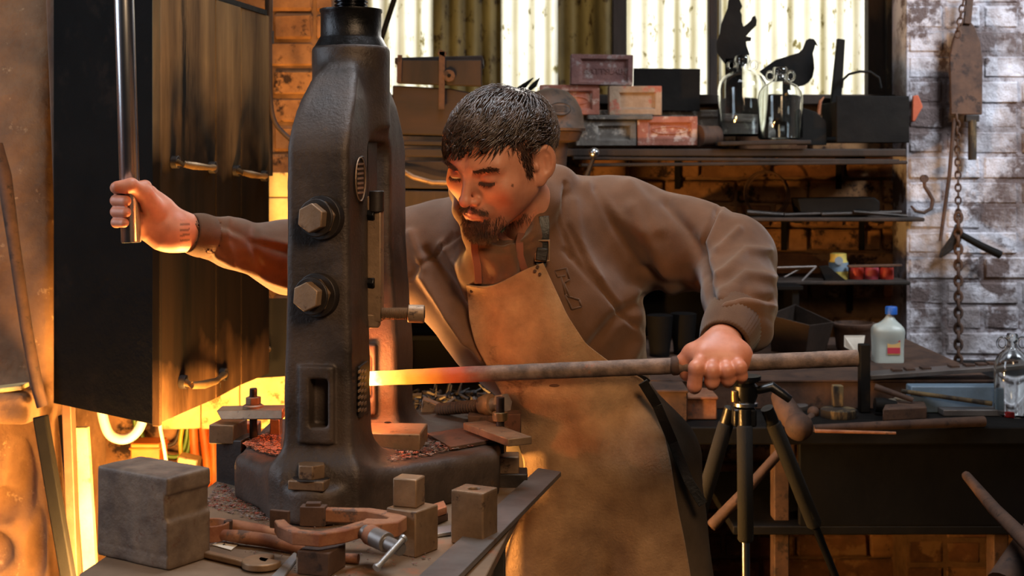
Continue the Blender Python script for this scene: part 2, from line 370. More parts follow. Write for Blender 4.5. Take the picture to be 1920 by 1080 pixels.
# whitewashed pier at the right
PYR = 4.14
tag(MB().box((1.60, PYR + .1645, .345), (.84, .32, .69)).build('trim_2', 'mortar_dark'), kind='structure')
wr = tag(MB().box((1.60, PYR + .1645, 1.50), (.84, .32, 1.62)).build('wall_right', 'mortar_white'), kind='structure')
brick_set('b', wr, 1.185, 2.015, .02, .66, PYR, ['brick_sooty', 'brick_brown', 'brick_sooty'], seed=8)
brick_set('b', wr, 1.185, 2.015, .72, 2.06, PYR, ['whitewash', 'whitewash_grey', 'whitewash'], seed=6, jit=.0025)
# forge pier at the left: rough plastered masonry
def pier(p):
    d = rbox(p, (-1.20, 3.20, 1.1), (.205, .20, 1.2), .02)
    d = d + .010 * fbm(p, 9, 31, 3) + .004 * fbm(p, 38, 32, 3)
    ledge = rbox(p, (-1.20, 2.95, .935), (.20, .085, .032), .02) + .012 * fbm(p, 16, 33, 2); d = smin(d, ledge, .03)
    for (cx, cz, rx, rz) in ((-1.06, .74, .030, .11), (-1.14, .60, .06, .05), (-1.03, .62, .025, .09), (-1.1, .70, .05, .04)):
        d = smax(d, -(ell(p, (cx, 3.0, cz), (rx, .035, rz)) + .006 * fbm(p, 30, 34, 2)), .008)
    return d
tag(np_mesh('wall_left', *surface_nets(pier, (-1.45, 2.83, .42), (-.94, 3.44, 2.0), .009), 'plaster_brown'), kind='structure')
mat('angle_iron', '4a3426', '6b4c36', rough=.6, metal=.3, bump=.5)
m = MB(); m.bar(P(98, -30, 2.92), P(142, 1120, 2.90), .020, .03, up=(0, -1, 0)); tag(m.build('trim_1', 'angle_iron', bevel=.002), kind='structure')
# window: timber posts and sill, corrugated sheets behind them
win = tag(MB().bar((WX0, WY + .02, WZ + .012), (WX1, WY + .02, WZ + .012), .10, .03).build('window_1', 'old_timber', bevel=.003), kind='structure')
WYg = WY + .12
def sheet(px0, px1, m_, phase=0, y=WYg):
    x0 = (px0 - 960) / FPX * WYg; x1 = (px1 - 960) / FPX * WYg; n = int((x1 - x0) / .0035) + 1; V = []; F = []
    for i in range(n + 1):
        x = x0 + (x1 - x0) * i / n; yy = y + .008 * math.sin(2 * math.pi * x / .052 + phase)
        V += [(x, yy, WZ - .02), (x, yy, 2.2), (x, yy + .0015, 2.2), (x, yy + .0015, WZ - .02)]
    for i in range(n):
        a = 4 * i
        for k in range(4): F.append((a + k, a + 4 + k, a + 4 + (k + 1) % 4, a + (k + 1) % 4))
    F += [(0, 1, 2, 3), (4 * n + 3, 4 * n + 2, 4 * n + 1, 4 * n)]
    o = MB().add(V, F).build('corrugated_sheet', m_, win, smooth=60)
    at = o.data.color_attributes.new('tint', 'FLOAT_COLOR', 'POINT'); rr_ = random.Random(px0); k_ = [rr_.uniform(.6, 1.0) for _ in range(40)]
    for v in o.data.vertices:
        u = (v.co.x - x0) / .052; g_ = (.5 + .5 * math.sin(2 * math.pi * v.co.x / .052 + phase)) ** 2 * k_[int(u) % 40]
        at.data[v.index].color = (1 - .50 * g_, 1 - .53 * g_, 1 - .64 * g_, 1)
    return o
sheet(688, 812, 'sheet_clear'); sheet(808, 942, 'sheet_tan', .6, WYg + .012); sheet(938, 1046, 'sheet_clear', .2); sheet(1042, 1160, 'sheet_tan', .4, WYg + .012); sheet(1160, 1336, 'sheet_clear', .8)
sheet(1330, 1352, 'sheet_tan', 0, WYg + .012); sheet(1348, 1640, 'sheet_clear', 1.1); sheet(1636, 1700, 'sheet_tan', .5, WYg + .012)
def post(px0, px1, m_, y, nm='window_post', z1=2.15):
    x0 = (px0 - 960) / FPX * y; x1 = (px1 - 960) / FPX * y
    return MB().box(((x0 + x1) / 2, y, (WZ + z1) / 2), (x1 - x0, .05, z1 - WZ)).build(nm, m_, win, bevel=.003)
post(1148, 1174, 'old_timber', WY + .05); post(1328, 1343, 'old_timber', WY + .05); post(1624, 1657, 'old_timber', WY + .04); post(1657, 1696, 'frame_timber', WY + .03)
# ================================================================ SHELVES ON THE BACK WALL
def shelf(name, label, px0, px1, py, ydep, th, n=2, z=None, mat_='old_timber'):
    z = EYE - (py - HY) / FPX * ydep if z is None else z; x0 = (px0 - 960) / FPX * ydep; x1 = (px1 - 960) / FPX * ydep
    t = thing(name, label, 'shelf', ((x0 + x1) / 2, ydep + .15, z - th)); w_ = (WY - .004 - ydep) / n
    for k in range(n):
        m = MB(); m.box(((x0 + x1) / 2 + .004 * k, ydep + w_ * (k + .5), z - th / 2 - .002 * (k % 2)), (x1 - x0 - .01 * k, w_ - .003, th)); m.build('board', mat_, t, bevel=.004)
    for xx in (x0 + .12, (x0 + x1) / 2, x1 - .12):
        m = MB(); m.bar((xx, ydep + .03, z - th - .003), (xx, WY - .004, z - th - .003), .018, .006); m.bar((xx, WY - .012, z - th - .004), (xx, WY - .012, z - th - .10), .018, .006, up=(0, -1, 0)); m.build('bracket', 'black_metal', t, bevel=.001)
    return z
SZ = shelf('wall_shelf', 'thick dark timber shelf under the corrugated window carrying bricks and jars', 890, 1700, 279, 3.97, .022, 2)
S0 = thing('stacked_boards', 'dark weathered boards laid flat under the top shelf edge', 'boards', (.65, 4.0, SZ - .06))
for k, (a_, b_, dz) in enumerate(((1075, 1690, -.031), (1090, 1705, -.043))):
    x0 = (a_ - 960) / FPX * 3.95; x1 = (b_ - 960) / FPX * 3.95; MB().box(((x0 + x1) / 2, 4.05, SZ + dz), (x1 - x0, .17, .010), Matrix.Rotation(R(.5 * (-1) ** k), 3, 'Y')).build('board', 'old_timber', S0, bevel=.003)
SZ2 = shelf('wall_shelf', 'thin black shelf at mid height holding tools beside the hanging hook', 1270, 1735, 408, 4.03, .012, 1)
SZ3 = shelf('wall_shelf', 'thin black shelf holding the yellow jar and the red tins', 1230, 1708, 527, 4.05, .012, 1)
# ================================================================ FORGE HOOD
C1 = Vector((-.696, 2.70, 0)); C2 = Vector((-.592, 3.35, 0)); C0 = Vector((-.954, 2.885, 0)); HZ = .934; HT_ = 1.80
DF = (C2 - C1).normalized(); NF = Vector((DF.y, -DF.x, 0))
hood = thing('forge_hood', 'tall black boxed hood of sheet and planks hanging above the glowing forge', 'hood', (-.75, 3.0, HZ))
fd = (C1 - C0); nf = Vector((fd.y, -fd.x, 0)).normalized()
mat('hood_sheet', '0a0908', '12100e', rough=.7, metal=.0, spec=.06, scale=5, bump=.8, bscale=22, dist=.004, spot='1c1612', spot_scale=6, spot_amt=.12)
m = MB(); m.prism([C0 + Vector((0, 0, HZ + .01)), C1 + Vector((0, 0, HZ)), C1 + Vector((0, 0, HT_)), C0 + Vector((0, 0, HT_))], -nf * .015); m.build('front_sheet', 'hood_sheet', hood, bevel=.001)
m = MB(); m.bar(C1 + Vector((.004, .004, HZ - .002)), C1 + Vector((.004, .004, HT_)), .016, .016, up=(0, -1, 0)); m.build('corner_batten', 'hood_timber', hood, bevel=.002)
def face_pt(px, py, off=0.0):
    dx = (px - 960) / FPX; a_ = C1 + NF * off; t = (dx * a_.y - a_.x) / (DF.x - dx * DF.y); Y = a_.y + DF.y * t; return P(px, py, Y)
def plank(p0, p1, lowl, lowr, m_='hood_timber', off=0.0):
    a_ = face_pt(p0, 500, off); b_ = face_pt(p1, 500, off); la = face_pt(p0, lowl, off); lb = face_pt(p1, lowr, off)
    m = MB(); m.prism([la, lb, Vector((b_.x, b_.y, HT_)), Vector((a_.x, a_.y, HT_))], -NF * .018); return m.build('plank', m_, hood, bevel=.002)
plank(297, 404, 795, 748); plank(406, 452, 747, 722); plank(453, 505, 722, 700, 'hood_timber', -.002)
m = MB(); m.prism([C1 + Vector((0, 0, HT_)), C2 + Vector((0, 0, HT_)), C2 + Vector((-.3, 0.05, HT_)), C0 + Vector((0, 0, HT_))], (0, 0, .012)); m.build('top_sheet', 'hood_sheet', hood)
def pull(px0, py0, px1, py1, bow, label=None, r=.0065, mt='old_timber'):
    a_ = face_pt(px0, py0, .008); b_ = face_pt(px1, py1, .008); mid = face_pt((px0 + px1) / 2, (py0 + py1) / 2 + bow, .045)
    g_ = MB(); q1 = face_pt(px0 * .8 + px1 * .2, py0 * .8 + py1 * .2 + bow * .8, .035); q2 = face_pt(px0 * .2 + px1 * .8, py0 * .2 + py1 * .8 + bow * .8, .035)
    g_.tube([a_, a_.lerp(q1, .6), q1, mid, q2, b_.lerp(q2, .6), b_], [r * 1.2, r * .8, r, r * 1.25, r, r * .8, r * 1.2], 14); o = g_.build('pull_handle', mt, hood, smooth=60)
    for q in (a_, b_): MB().cyl(q - NF * .008, q + NF * .006, r * 2.0, n=14).build('end_plate', 'dark_iron', o, bevel=.001)
mat('worn_brass', '6b5238', '9a7b52', rough=.35, metal=.7)
MB().bar((-.94, 3.05, .955), (-.64, 3.05, .955), .012, .012).build('cable_rail', 'dark_iron', hood)
MB().bar((-.93, 3.565, .955), (-.62, 3.565, .955), .012, .012).build('cable_rail', 'dark_iron', hood)
pull(330, 304, 400, 314, 2, mt='worn_brass'); pull(445, 320, 497, 330, 2, mt='worn_brass'); pull(345, 716, 420, 702, 12, mt='worn_brass', r=.007)
m = MB(); a_ = P(455, 660, 3.18); b_ = P(505, 655, 3.3); m.tube([a_, a_.lerp(b_, .3) + Vector((0, -.01, 0)), b_], [.009, .006, .007], 12)
# far leaf of the hood, seen dark behind the planks, with its own handle
hz2 = thing('hood_flap', 'black inner flap with a small brass handle beside the hood planks', 'flap', (-.55, 3.42, HZ))
m = MB(); m.prism([P(440, 712, 3.42), P(545, 705, 3.42), P(545, 560, 3.42), P(440, 560, 3.42)], (0, .012, 0)); m.build('sheet', 'soot_black', hz2)
m = MB(); m.tube([P(458, 660, 3.40), P(466, 657, 3.385), P(485, 655, 3.38), P(505, 655, 3.40)], [.011, .006, .0065, .007], 12); m.build('handle', 'worn_brass', hz2, smooth=60)
# ================================================================ FORGE HEARTH AND WHAT HANGS BENEATH THE HOOD
he = thing('forge_hearth', 'pale firebrick hearth glowing yellow under the black hood', 'hearth', (-.6, 3.5, .6))
HB_ = [(300, 375), (377, 448), (450, 560)]
for k, (a_, b_) in enumerate(HB_):
    m = MB(); m.prism([P(a_, 806 - k, 3.46), P(b_, 804, 3.46), P(b_, 690, 3.46), P(a_, 690, 3.46)], (0, .05, 0)); m.build('firebrick', 'firebrick', he, bevel=.004)
m = MB(); m.prism([P(135, 1120, 3.62), P(560, 1120, 3.62), P(560, 690, 3.62), P(135, 690, 3.62)], (0, .05, 0)); tag(m.build('wall_forge', 'brick_brown'), kind='structure')
mat('coals', '1a0d06', '3a1608', rough=.9, emis=(1, .28, .04, 1), emis_s=6)
tray = thing('brazier', 'iron tray of burning coals behind the work table', 'brazier', (-.50, 2.66, .60))
m = MB(); c_ = Vector((-.50, 2.66, .66)); m.lathe(c_, [(.10, 0), (.16, .0), (.18, .06), (.172, .06), (.155, .012), (.02, .012)], n=28); m.build('tray', 'dark_iron', tray, smooth=40)
m = MB()
for k in range(60):
    a_ = random.random() * 6.28; r_ = .14 * math.sqrt(random.random()); m.box(c_ + Vector((r_ * math.cos(a_), r_ * math.sin(a_), .025 + random.random() * .02)), [random.uniform(.02, .035)] * 3, Matrix.Rotation(random.random() * 3, 3, Vector((random.random(), random.random(), 1)).normalized()))
tag(m.build('coals', 'coals', tray), kind='stuff')
for k in range(3):
    a_ = 2.1 * k; m = MB(); m.cyl(c_ + Vector((.12 * math.cos(a_), .12 * math.sin(a_), 0)), Vector((c_.x + .17 * math.cos(a_), c_.y + .17 * math.sin(a_), 0)), .010, n=10); m.build('leg', 'dark_iron', tray, smooth=60)
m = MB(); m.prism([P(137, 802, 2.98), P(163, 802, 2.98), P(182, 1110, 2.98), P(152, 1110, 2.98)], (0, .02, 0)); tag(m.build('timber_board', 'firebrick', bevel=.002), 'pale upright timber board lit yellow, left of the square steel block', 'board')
m = MB(); m.prism([P(108, 780, 2.94), P(132, 780, 2.94), P(155, 1110, 2.94), P(140, 1110, 2.94)], (0, .015, 0)); tag(m.build('timber_board', 'old_timber', bevel=.002), 'dark narrow upright board left of the pale one', 'board')
m = MB(); m.tube([P(-6, 270, 2.86), P(8, 330, 2.86), P(25, 450, 2.86), P(50, 620, 2.86), P(72, 735, 2.86), P(80, 762, 2.86)], [.012, .015, .0125, .012, .012, .012], 10); tag(m.build('iron_rod', 'rust_dark', smooth=60), 'rusty iron rod leaning on the plastered pier above its ledge', 'rod')
m = MB(); m.bar(P(76, 780, 2.84), P(138, 1140, 2.80), .026, .026, up=(0, -1, 0)); tag(m.build('iron_rod', 'soot_black', bevel=.003), 'square iron bar leaning on the pier below its ledge', 'rod')
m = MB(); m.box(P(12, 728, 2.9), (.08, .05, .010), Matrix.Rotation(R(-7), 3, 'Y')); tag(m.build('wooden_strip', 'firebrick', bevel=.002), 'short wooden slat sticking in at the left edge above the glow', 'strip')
# hoses, cables and boxes hanging under the hood
mat('hose_orange', 'b5571c', 'cf7428', rough=.5, bump=.1); mat('hose_yellow', 'a88a22', 'c9a935', rough=.5, bump=.1); mat('hose_green', '4f6b24', '6c8a33', rough=.5, bump=.1); mat('hose_white', 'b3a58d', 'd1c3a8', rough=.5, bump=.1); mat('hose_dark', '2b2019', '40302a', rough=.6)
def hose(pts, r, m_, label, y=3.2):
    ps = [P(x, yy, y + (q[0] if q else 0)) for x, yy, *q in pts]; cu = [];
    for i in range(len(ps) - 1):
        p0 = ps[max(i - 1, 0)]; p1 = ps[i]; p2 = ps[i + 1]; p3 = ps[min(i + 2, len(ps) - 1)]
        for t in np.linspace(0, 1, 7)[:-1]:
            cu.append(.5 * ((2 * p1) + (p2 - p0) * t + (2 * p0 - 5 * p1 + 4 * p2 - p3) * t * t + (3 * p1 - p0 - 3 * p2 + p3) * t ** 3))
    cu.append(ps[-1]); m = MB(); m.tube(cu, r, 10); return tag(m.build('hose' if r > .006 else 'cable', m_, smooth=80), label, 'hose' if r > .006 else 'cable')
hose([(185, 730), (195, 790), (210, 818), (240, 822), (265, 795), (275, 730)], .011, 'hose_white', 'thick pale hose looped under the black hood', 3.05)
hose([(345, 755), (345, 785), (338, 830), (345, 880), (352, 905)], .006, 'hose_yellow', 'yellow cable hanging left of the broad orange straps', 3.57)
hose([(298, 725), (300, 795), (306, 830), (312, 868)], .004, 'hose_white', 'thin pale cable hanging just left of the yellow one', 3.05)
hose([(262, 755), (270, 830), (300, 850), (335, 855), (350, 820), (352, 755)], .005, 'hose_green', 'upper green cable of the loops under the hood', 3.575)
hose([(250, 755), (262, 850), (295, 868), (332, 872), (355, 835), (358, 755)], .005, 'hose_green', 'lower green cable of the loops under the hood', 3.56)
hose([(240, 755), (255, 800), (285, 830), (325, 832), (338, 795), (340, 755)], .005, 'hose_dark', 'dark cable looped above the green cables', 3.585)
for k, (x, dx, lb) in enumerate(((362, 6, 'leftmost of the broad orange hanging straps'), (380, 12, 'middle one of the broad orange hanging straps'), (398, 4, 'orange hanging strap nearest the press base'))):
    hose([(x, 755), (x, 780), (x + dx * .3, 830), (x + dx, 900), (x + dx * .6, 960)], .0115, 'hose_orange', lb, 3.56)
m = MB(); m.box(P(280, 845, 3.4), (.07, .08, .05)); m.box(P(280, 835, 3.4), (.078, .088, .006)); tag(m.build('junction_box', 'hose_orange', bevel=.003), 'orange-lit small box behind the green cables', 'box')
m = MB(); m.box(P(350, 885, 3.35), (.05, .05, .08), Matrix.Rotation(R(12), 3, 'Y')); tag(m.build('metal_can', 'brown_steel', bevel=.004), 'square brown can leaning under the orange straps', 'can')
m = MB(); c_ = P(375, 935, 3.3); m.lathe(c_ - Vector((0, 0, .02)), [(.04, 0), (.055, .035), (.05, .035), (.038, .006), (.01, .006)], n=24); tag(m.build('bowl', 'pale_steel', smooth=50), 'shallow pale bowl under the straps beside the table edge', 'bowl')
zb = (c_ - Vector((0, 0, .02))).z; cr_ = thing('wooden_crate', 'rough upright crate under the pale bowl beside the table', 'crate', (c_.x, 3.3, 0))
for k in range(5): MB().box((c_.x, 3.3, zb * (k + .5) / 5), (.14, .14, zb / 5 - .006)).build('board', 'old_timber', cr_, bevel=.003)
# pipes and pale panel right of the hood
hose([(508, -40), (506, 120), (512, 220), (545, 262)], .006, 'hose_dark', 'dark cable running down the pier right of the hood', 3.45)
m = MB(); m.tube([P(503, -40, 3.5), P(505, 330, 3.5)], .009, 12); m.cyl(P(504, 58, 3.5), P(504, 82, 3.5), .013, n=12); tag(m.build('conduit_pipe', 'dark_iron', smooth=40), 'dark vertical conduit pipe between hood and brick pier', 'pipe')
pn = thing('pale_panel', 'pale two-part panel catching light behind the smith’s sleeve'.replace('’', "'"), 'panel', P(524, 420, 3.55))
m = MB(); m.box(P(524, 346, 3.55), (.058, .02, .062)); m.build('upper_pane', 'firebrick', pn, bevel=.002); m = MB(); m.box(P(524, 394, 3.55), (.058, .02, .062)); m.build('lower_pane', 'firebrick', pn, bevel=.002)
# ================================================================ FLY PRESS
A0 = Vector((-.281, 2.0, 0)); TH = R(9)
UU = Vector((math.cos(TH), -math.sin(TH), 0)); VV = Vector((math.sin(TH), math.cos(TH), 0))
def L2W(u, v, z): return A0 + UU * u + VV * v + Vector((0, 0, z))
def to_local(p):
    q = p - np.array([A0.x, A0.y, 0], np.float32)
    return np.stack([q[:, 0] * UU.x + q[:, 1] * UU.y, q[:, 0] * VV.x + q[:, 1] * VV.y, q[:, 2]], 1)
CV = .18
def hw(z):                                      # half width of the columns at height z
    return np.interp(z, [.93, 1.0, 1.12, 1.25, 1.35, 1.45, 1.50, 1.54, 1.58, 1.60, 1.62], [.052, .052, .0515, .048, .047, .0465, .0455, .043, .034, .024, .01])
base_poly = [(-.33, 1.985), (-.225, 1.985), (-.02, 2.15), (-.01, 2.42), (-.12, 2.52), (-.34, 2.52), (-.425, 2.40), (-.425, 2.125)]
def poly_sdf(x, y, poly):
    n = len(poly); d = np.full(len(x), -1e9)
    for i in range(n):                          # convex: max of half planes
        a = np.array(poly[i]); b = np.array(poly[(i + 1) % n]); e = b - a; nn = np.array([e[1], -e[0]]) / np.linalg.norm(e)
        d = np.maximum(d, (x - a[0]) * nn[0] + (y - a[1]) * nn[1])
    return d
def press_sdf(p):
    q = to_local(p); u, v, z = q[:, 0], q[:, 1], q[:, 2]
    w_ = hw(z) + np.where(v > .21, np.clip((1.32 - z) * .05, 0, .008), 0)
    d = smax(np.abs(u) - w_, np.abs(v - CV) - .18 + np.maximum(z - 1.46, 0) ** 1.5 * 2.2, .011)
    d = smax(d, z - 1.603, .03); d = smax(d, .935 - z, .002)
    ov = smax(np.abs(v - CV) - .066, z - 1.478, .03)                           # portal opening
    ov = smax(ov, .985 - z, .01); d = smax(d, -ov, .012)
    col = d
    b = poly_sdf(p[:, 0], p[:, 1], base_poly)
    top = np.where(p[:, 0] > -.2, .9995, 1.0)
    b = smax(b, z - top, .02); b = smax(b, .932 - z, .002)
    d = smin(col, b, .055)
    d = smin(d, smax(np.linalg.norm(np.stack([u, v - .004], 1), axis=1) - .052, np.maximum(z - .984, .932 - z), .012), .012)   # rounded foot under the front bolt
    # boss for the screw
    rr = np.linalg.norm(np.stack([u, v - CV], 1), axis=1)
    boss = smax(rr - .061, np.maximum(z - 1.628, 1.50 - z), .008); d = smin(d, boss, .022)
    # raised mounting plates with slot on each column
    for vv in (.0, .24):
        pl = rbox(q, (0, vv + .002, 1.097), (.026, .010, .057), .003); d = np.minimum(d, pl)
        d = smax(d, -rbox(q, (0.004, vv - .005, 1.10), (.0135, .022, .034), .002), .003)
    d = d + .0009 * fbm(p, 60, 3, 3)
    return d
pr = thing('fly_press', 'heavy black cast-iron screw press with steel handle standing on the table', 'press', L2W(0, CV, ZT))
V_, Q_ = surface_nets(press_sdf, (-.44, 1.93, .925), (.02, 2.54, 1.65), .0036)
np_mesh('frame', V_, Q_, 'cast_iron', pr)
m = MB(); m.lathe(L2W(0, CV, 1.618), [(.058, 0), (.060, .004), (.050, .022), (.0475, .026), (.0475, .062), (.049, .064), (.049, .068), (.03, .068)], n=48)
m.build('collar', 'greasy_iron', pr, smooth=40)
prof = []                                        # threaded screw
zz = 0.0
while zz < .20: prof += [(.0262, zz), (.0262, zz + .002), (.0235, zz + .0032), (.0235, zz + .0045)]; zz += .0058
m = MB(); m.lathe(L2W(0, CV, 1.68), prof, n=40); m.build('screw', 'threaded_steel', pr, smooth=30)
# swing arm above the frame edge and its hanging handle
HT = P(231, -60, 2.325); HB = P(246, 455, 2.30)
hub = L2W(0, CV, 1.90)
m = MB(); m.lathe(hub - Vector((0, 0, .03)), [(.05, 0), (.055, .005), (.055, .055), (.05, .06)], n=32)
top_h = HT + (HT - HB).normalized() * .13
m.bar(hub, top_h + Vector((0, 0, 0)), .035, .045); m.build('swing_arm', 'dark_iron', pr, bevel=.004)
m = MB(); dh = (HB - top_h).normalized()
m.tube([top_h - dh * .03, HB - dh * .002, HB], [.0163, .0163, .0148], 32); m.build('handle', 'polished_steel', pr, smooth=40)
# hexagon bolts on the front column face and side
def hexbolt(c, axis, r, h, washer, parent, up=(0, 0, 1), mat_='rust_dark', rot=0):
    axis = Vector(axis).normalized(); u = axis.cross(Vector(up)).normalized(); w2 = axis.cross(u)
    poly = [Vector(c) + (u * math.cos(R(60 * k + rot)) + w2 * math.sin(R(60 * k + rot))) * r for k in range(6)]
    m = MB(); m.prism(poly, axis * h)
    o = m.build('bolt', mat_, parent, bevel=.0015)
    m = MB(); m.cyl(Vector(c) - axis * washer, Vector(c) + axis * .001, r * 1.3, r * 1.25, 28); m.build('washer', 'dark_iron', o, bevel=.001, smooth=40)
    return o
for (px, py) in ((581, 408), (572, 553)):
    c = P(px + 14, py, 1.985); ax = Vector((-.34, -.94, .02))
    base = P(px + 26, py, 2.003)
    hexbolt(base + ax * .010, ax, .0255, .016, .012, pr, mat_='brown_steel', rot=10)
    hexbolt(base + ax * .026, ax, .0215, .016, .002, pr, mat_='brown_steel', rot=25)
# foot bolt with square washer
fb = L2W(-.002, -.021, .982)
m = MB(); m.box(fb + Vector((0, 0, .008)), (.054, .048, .014), Matrix.Rotation(R(-12), 3, 'Z')); m.build('square_washer', 'brown_steel', pr, bevel=.002)
hexbolt(fb + Vector((0, 0, .015)), (0, 0, 1), .021, .020, 0.001, pr, up=(1, 0, 0), mat_='brown_steel', rot=12)
# ram guide, jib strip and clamping screws seen in the opening
m = MB(); m.box(L2W(.004, CV, 1.36), (.062, .062, .27), Matrix.Rotation(-TH, 3, 'Z')); m.build('ram', 'dark_iron', pr, bevel=.004)
m = MB(); c_ = P(704, 485, 2.105); m.box(c_, (.022, .02, .19), Matrix.Rotation(-TH, 3, 'Z')); m.build('guide_strip', 'brown_steel', pr, bevel=.002)
m = MB(); c_ = P(706, 375, 2.10); m.cyl(c_ + Vector((0, 0, -.018)), c_ + Vector((0, 0, .014)), .0115, n=24); m.build('cap_screw', 'dark_iron', pr, bevel=.0015, smooth=40)
for py in (403, 530): hexbolt(P(690, py, 2.10), (.95, -.3, 0), .009, .012, .003, pr, mat_='greasy_iron')
m = MB(); m.box(P(694, 600, 2.11), (.03, .03, .022)); m.build('toolholder', 'brown_steel', pr, bevel=.003)
a = P(716, 588, 2.10); b = P(765, 588, 2.10); e = P(796, 589, 2.10)
m = MB(); pts = []; rr = []
n_ = 22
for i in range(n_ + 1):
    for k, r_ in ((0, .0098), (.5, .0078)):
        pts.append(a.lerp(b, min(1, (i + k) / n_))); rr.append(r_)
for i in range(1, len(pts)): 
    if (pts[i] - pts[i-1]).length < 1e-5: pts[i] = pts[i-1] + (b - a) * .001
m.tube(pts, rr, 20); o = m.build('clamp_screw', 'brown_steel', pr, smooth=30)
m = MB(); m.cyl(b, e, .0138, n=32); m.build('screw_head', 'brown_steel', o, bevel=.0015, smooth=40)
m = MB(); m.cyl(e - Vector((.001, 0, 0)), e + Vector((.0006, 0, 0)), .007, n=6); m.build('socket', 'soot_black', o)
# oval maker's plate and lower ribbed plate on the column side: raised, illegible relief
def side_pt(px, py, off=0.0):                   # point on the right side face of the front column
    dx = (px - 960) / FPX; z_for = None; Y = 2.05
    for _ in range(12):
        z = EYE - (py - HY) / FPX * Y; w2 = float(hw(z)); a_ = A0 + UU * (w2 + off)
        # intersect ray x = dx*Y with line a_ + VV*t
        t = (dx * a_.y - a_.x) / (VV.x - dx * VV.y); Y = a_.y + VV.y * t
    return Vector((dx * Y, Y, EYE - (py - HY) / FPX * Y))
ov = []
for k in range(28):
    an = 2 * math.pi * k / 28; ov.append(side_pt(676 + 10 * math.cos(an), 336 + 44 * math.sin(an), .001))
m = MB(); m.prism(ov, UU * .003); o = m.build('maker_plate', 'dark_iron', pr, bevel=.001)
m = MB(); m.tube([side_pt(676 + 9 * math.cos(a_), 336 + 41 * math.sin(a_), .005) for a_ in np.linspace(0, 2 * math.pi, 29)[:-1]], .0012, 6, closed=True); m.build('rim', 'brown_steel', o)
m = MB()
for i in range(7):
    yy = 308 + i * 9; m.bar(side_pt(671, yy, .005), side_pt(681, yy - 1, .005), .0016, .003)
m.build('raised_lettering', 'brown_steel', o)
q4 = [side_pt(670, 688, .001), side_pt(686, 676, .001), side_pt(690, 770, .001), side_pt(671, 784, .001)]
m = MB(); m.prism(q4, UU * .004); o = m.build('name_plate', 'dark_iron', pr, bevel=.001)
m = MB()
for i in range(7):
    yy = 698 + i * 12
    for x0, x1 in ((672, 676), (677.5, 681), (682.5, 686.5)): m.bar(side_pt(x0, yy, .0050), side_pt(x1, yy - 3, .0050), .0016, .004)
m.build('raised_lettering', 'brown_steel', o)
# ================================================================ HOT BAR
BA = P(640, 712, 2.175); BT = P(694, 710, 2.160); BB = P(1608, 671.5, 2.035)
hm = mat('hot_bar', '54443b', '8a7060', rough=.75, metal=.15, scale=40, bump=.6, bscale=160, dist=.0015, spot='8a5a45', spot_scale=30, spot_amt=.12)
nt = hm.node_tree; N = nt.nodes; L = nt.links; b = N['Principled BSDF']
g = N.new('ShaderNodeNewGeometry'); dt = N.new('ShaderNodeVectorMath'); dt.operation = 'SUBTRACT'; L.new(g.outputs['Position'], dt.inputs[0]); dt.inputs[1].default_value = BT
dp = N.new('ShaderNodeVectorMath'); dp.operation = 'DOT_PRODUCT'; L.new(dt.outputs[0], dp.inputs[0]); dp.inputs[1].default_value = (BB - BT).normalized()
nz = N.new('ShaderNodeTexNoise'); nz.inputs['Scale'].default_value = 45; nz.inputs['Detail'].default_value = 6; L.new(g.outputs['Position'], nz.inputs['Vector'])
ma = N.new('ShaderNodeMath'); ma.operation = 'MULTIPLY_ADD'; L.new(nz.outputs['Fac'], ma.inputs[0]); ma.inputs[1].default_value = .03; L.new(dp.outputs['Value'], ma.inputs[2])
mr = N.new('ShaderNodeMapRange'); L.new(ma.outputs[0], mr.inputs[0]); mr.inputs[1].default_value = -.030; mr.inputs[2].default_value = .255
cr = N.new('ShaderNodeValToRGB'); L.new(mr.outputs[0], cr.inputs['Fac'])
els = [(0.0, (1, .17, .025)), (.09, (1, .22, .04)), (.13, (1, .58, .25)), (.22, (1, .42, .07)), (.36, (1, .36, .03)), (.50, (1, .21, .015)), (.62, (.70, .07, .010)), (.72, (.22, .02, .004)), (.85, (.02, .002, 0)), (1.0, (0, 0, 0))]
cr.color_ramp.elements[0].position = 0; cr.color_ramp.elements[0].color = (*els[0][1], 1); cr.color_ramp.elements[1].position = 1; cr.color_ramp.elements[1].color = (0, 0, 0, 1)
for p_, c_ in els[1:-1]: e = cr.color_ramp.elements.new(p_); e.color = (*c_, 1)
L.new(cr.outputs['Color'], b.inputs['Emission Color'])
cb = N.new('ShaderNodeValToRGB'); L.new(mr.outputs[0], cb.inputs['Fac']); cb.color_ramp.elements[0].position = .55; cb.color_ramp.elements[0].color = (.08, .07, .06, 1); cb.color_ramp.elements[1].position = .82
mb = N.new('ShaderNodeMix'); mb.data_type = 'RGBA'; mb.blend_type = 'MULTIPLY'; mb.inputs[0].default_value = 1; L.new(b.inputs['Base Color'].links[0].from_socket, mb.inputs[6]); L.new(cb.outputs['Color'], mb.inputs[7]); L.new(mb.outputs[2], b.inputs['Base Color'])   # fresh dark scale on the hot end
cs = N.new('ShaderNodeValToRGB'); L.new(mr.outputs[0], cs.inputs['Fac']); cs.color_ramp.elements[0].color = (1, 1, 1, 1); cs.color_ramp.elements[1].color = (.0022, .0022, .0022, 1)
for p_, v_ in ((.10, 1.0), (.15, .05), (.22, .0125), (.36, .0050), (.50, .0033), (.60, .0026)): e = cs.color_ramp.elements.new(p_); e.color = (v_, v_, v_, 1)
st_ = N.new('ShaderNodeMath'); st_.operation = 'MULTIPLY'; st_.inputs[1].default_value = 300; L.new(cs.outputs['Color'], st_.inputs[0])
L.new(st_.outputs[0], b.inputs['Emission Strength'])
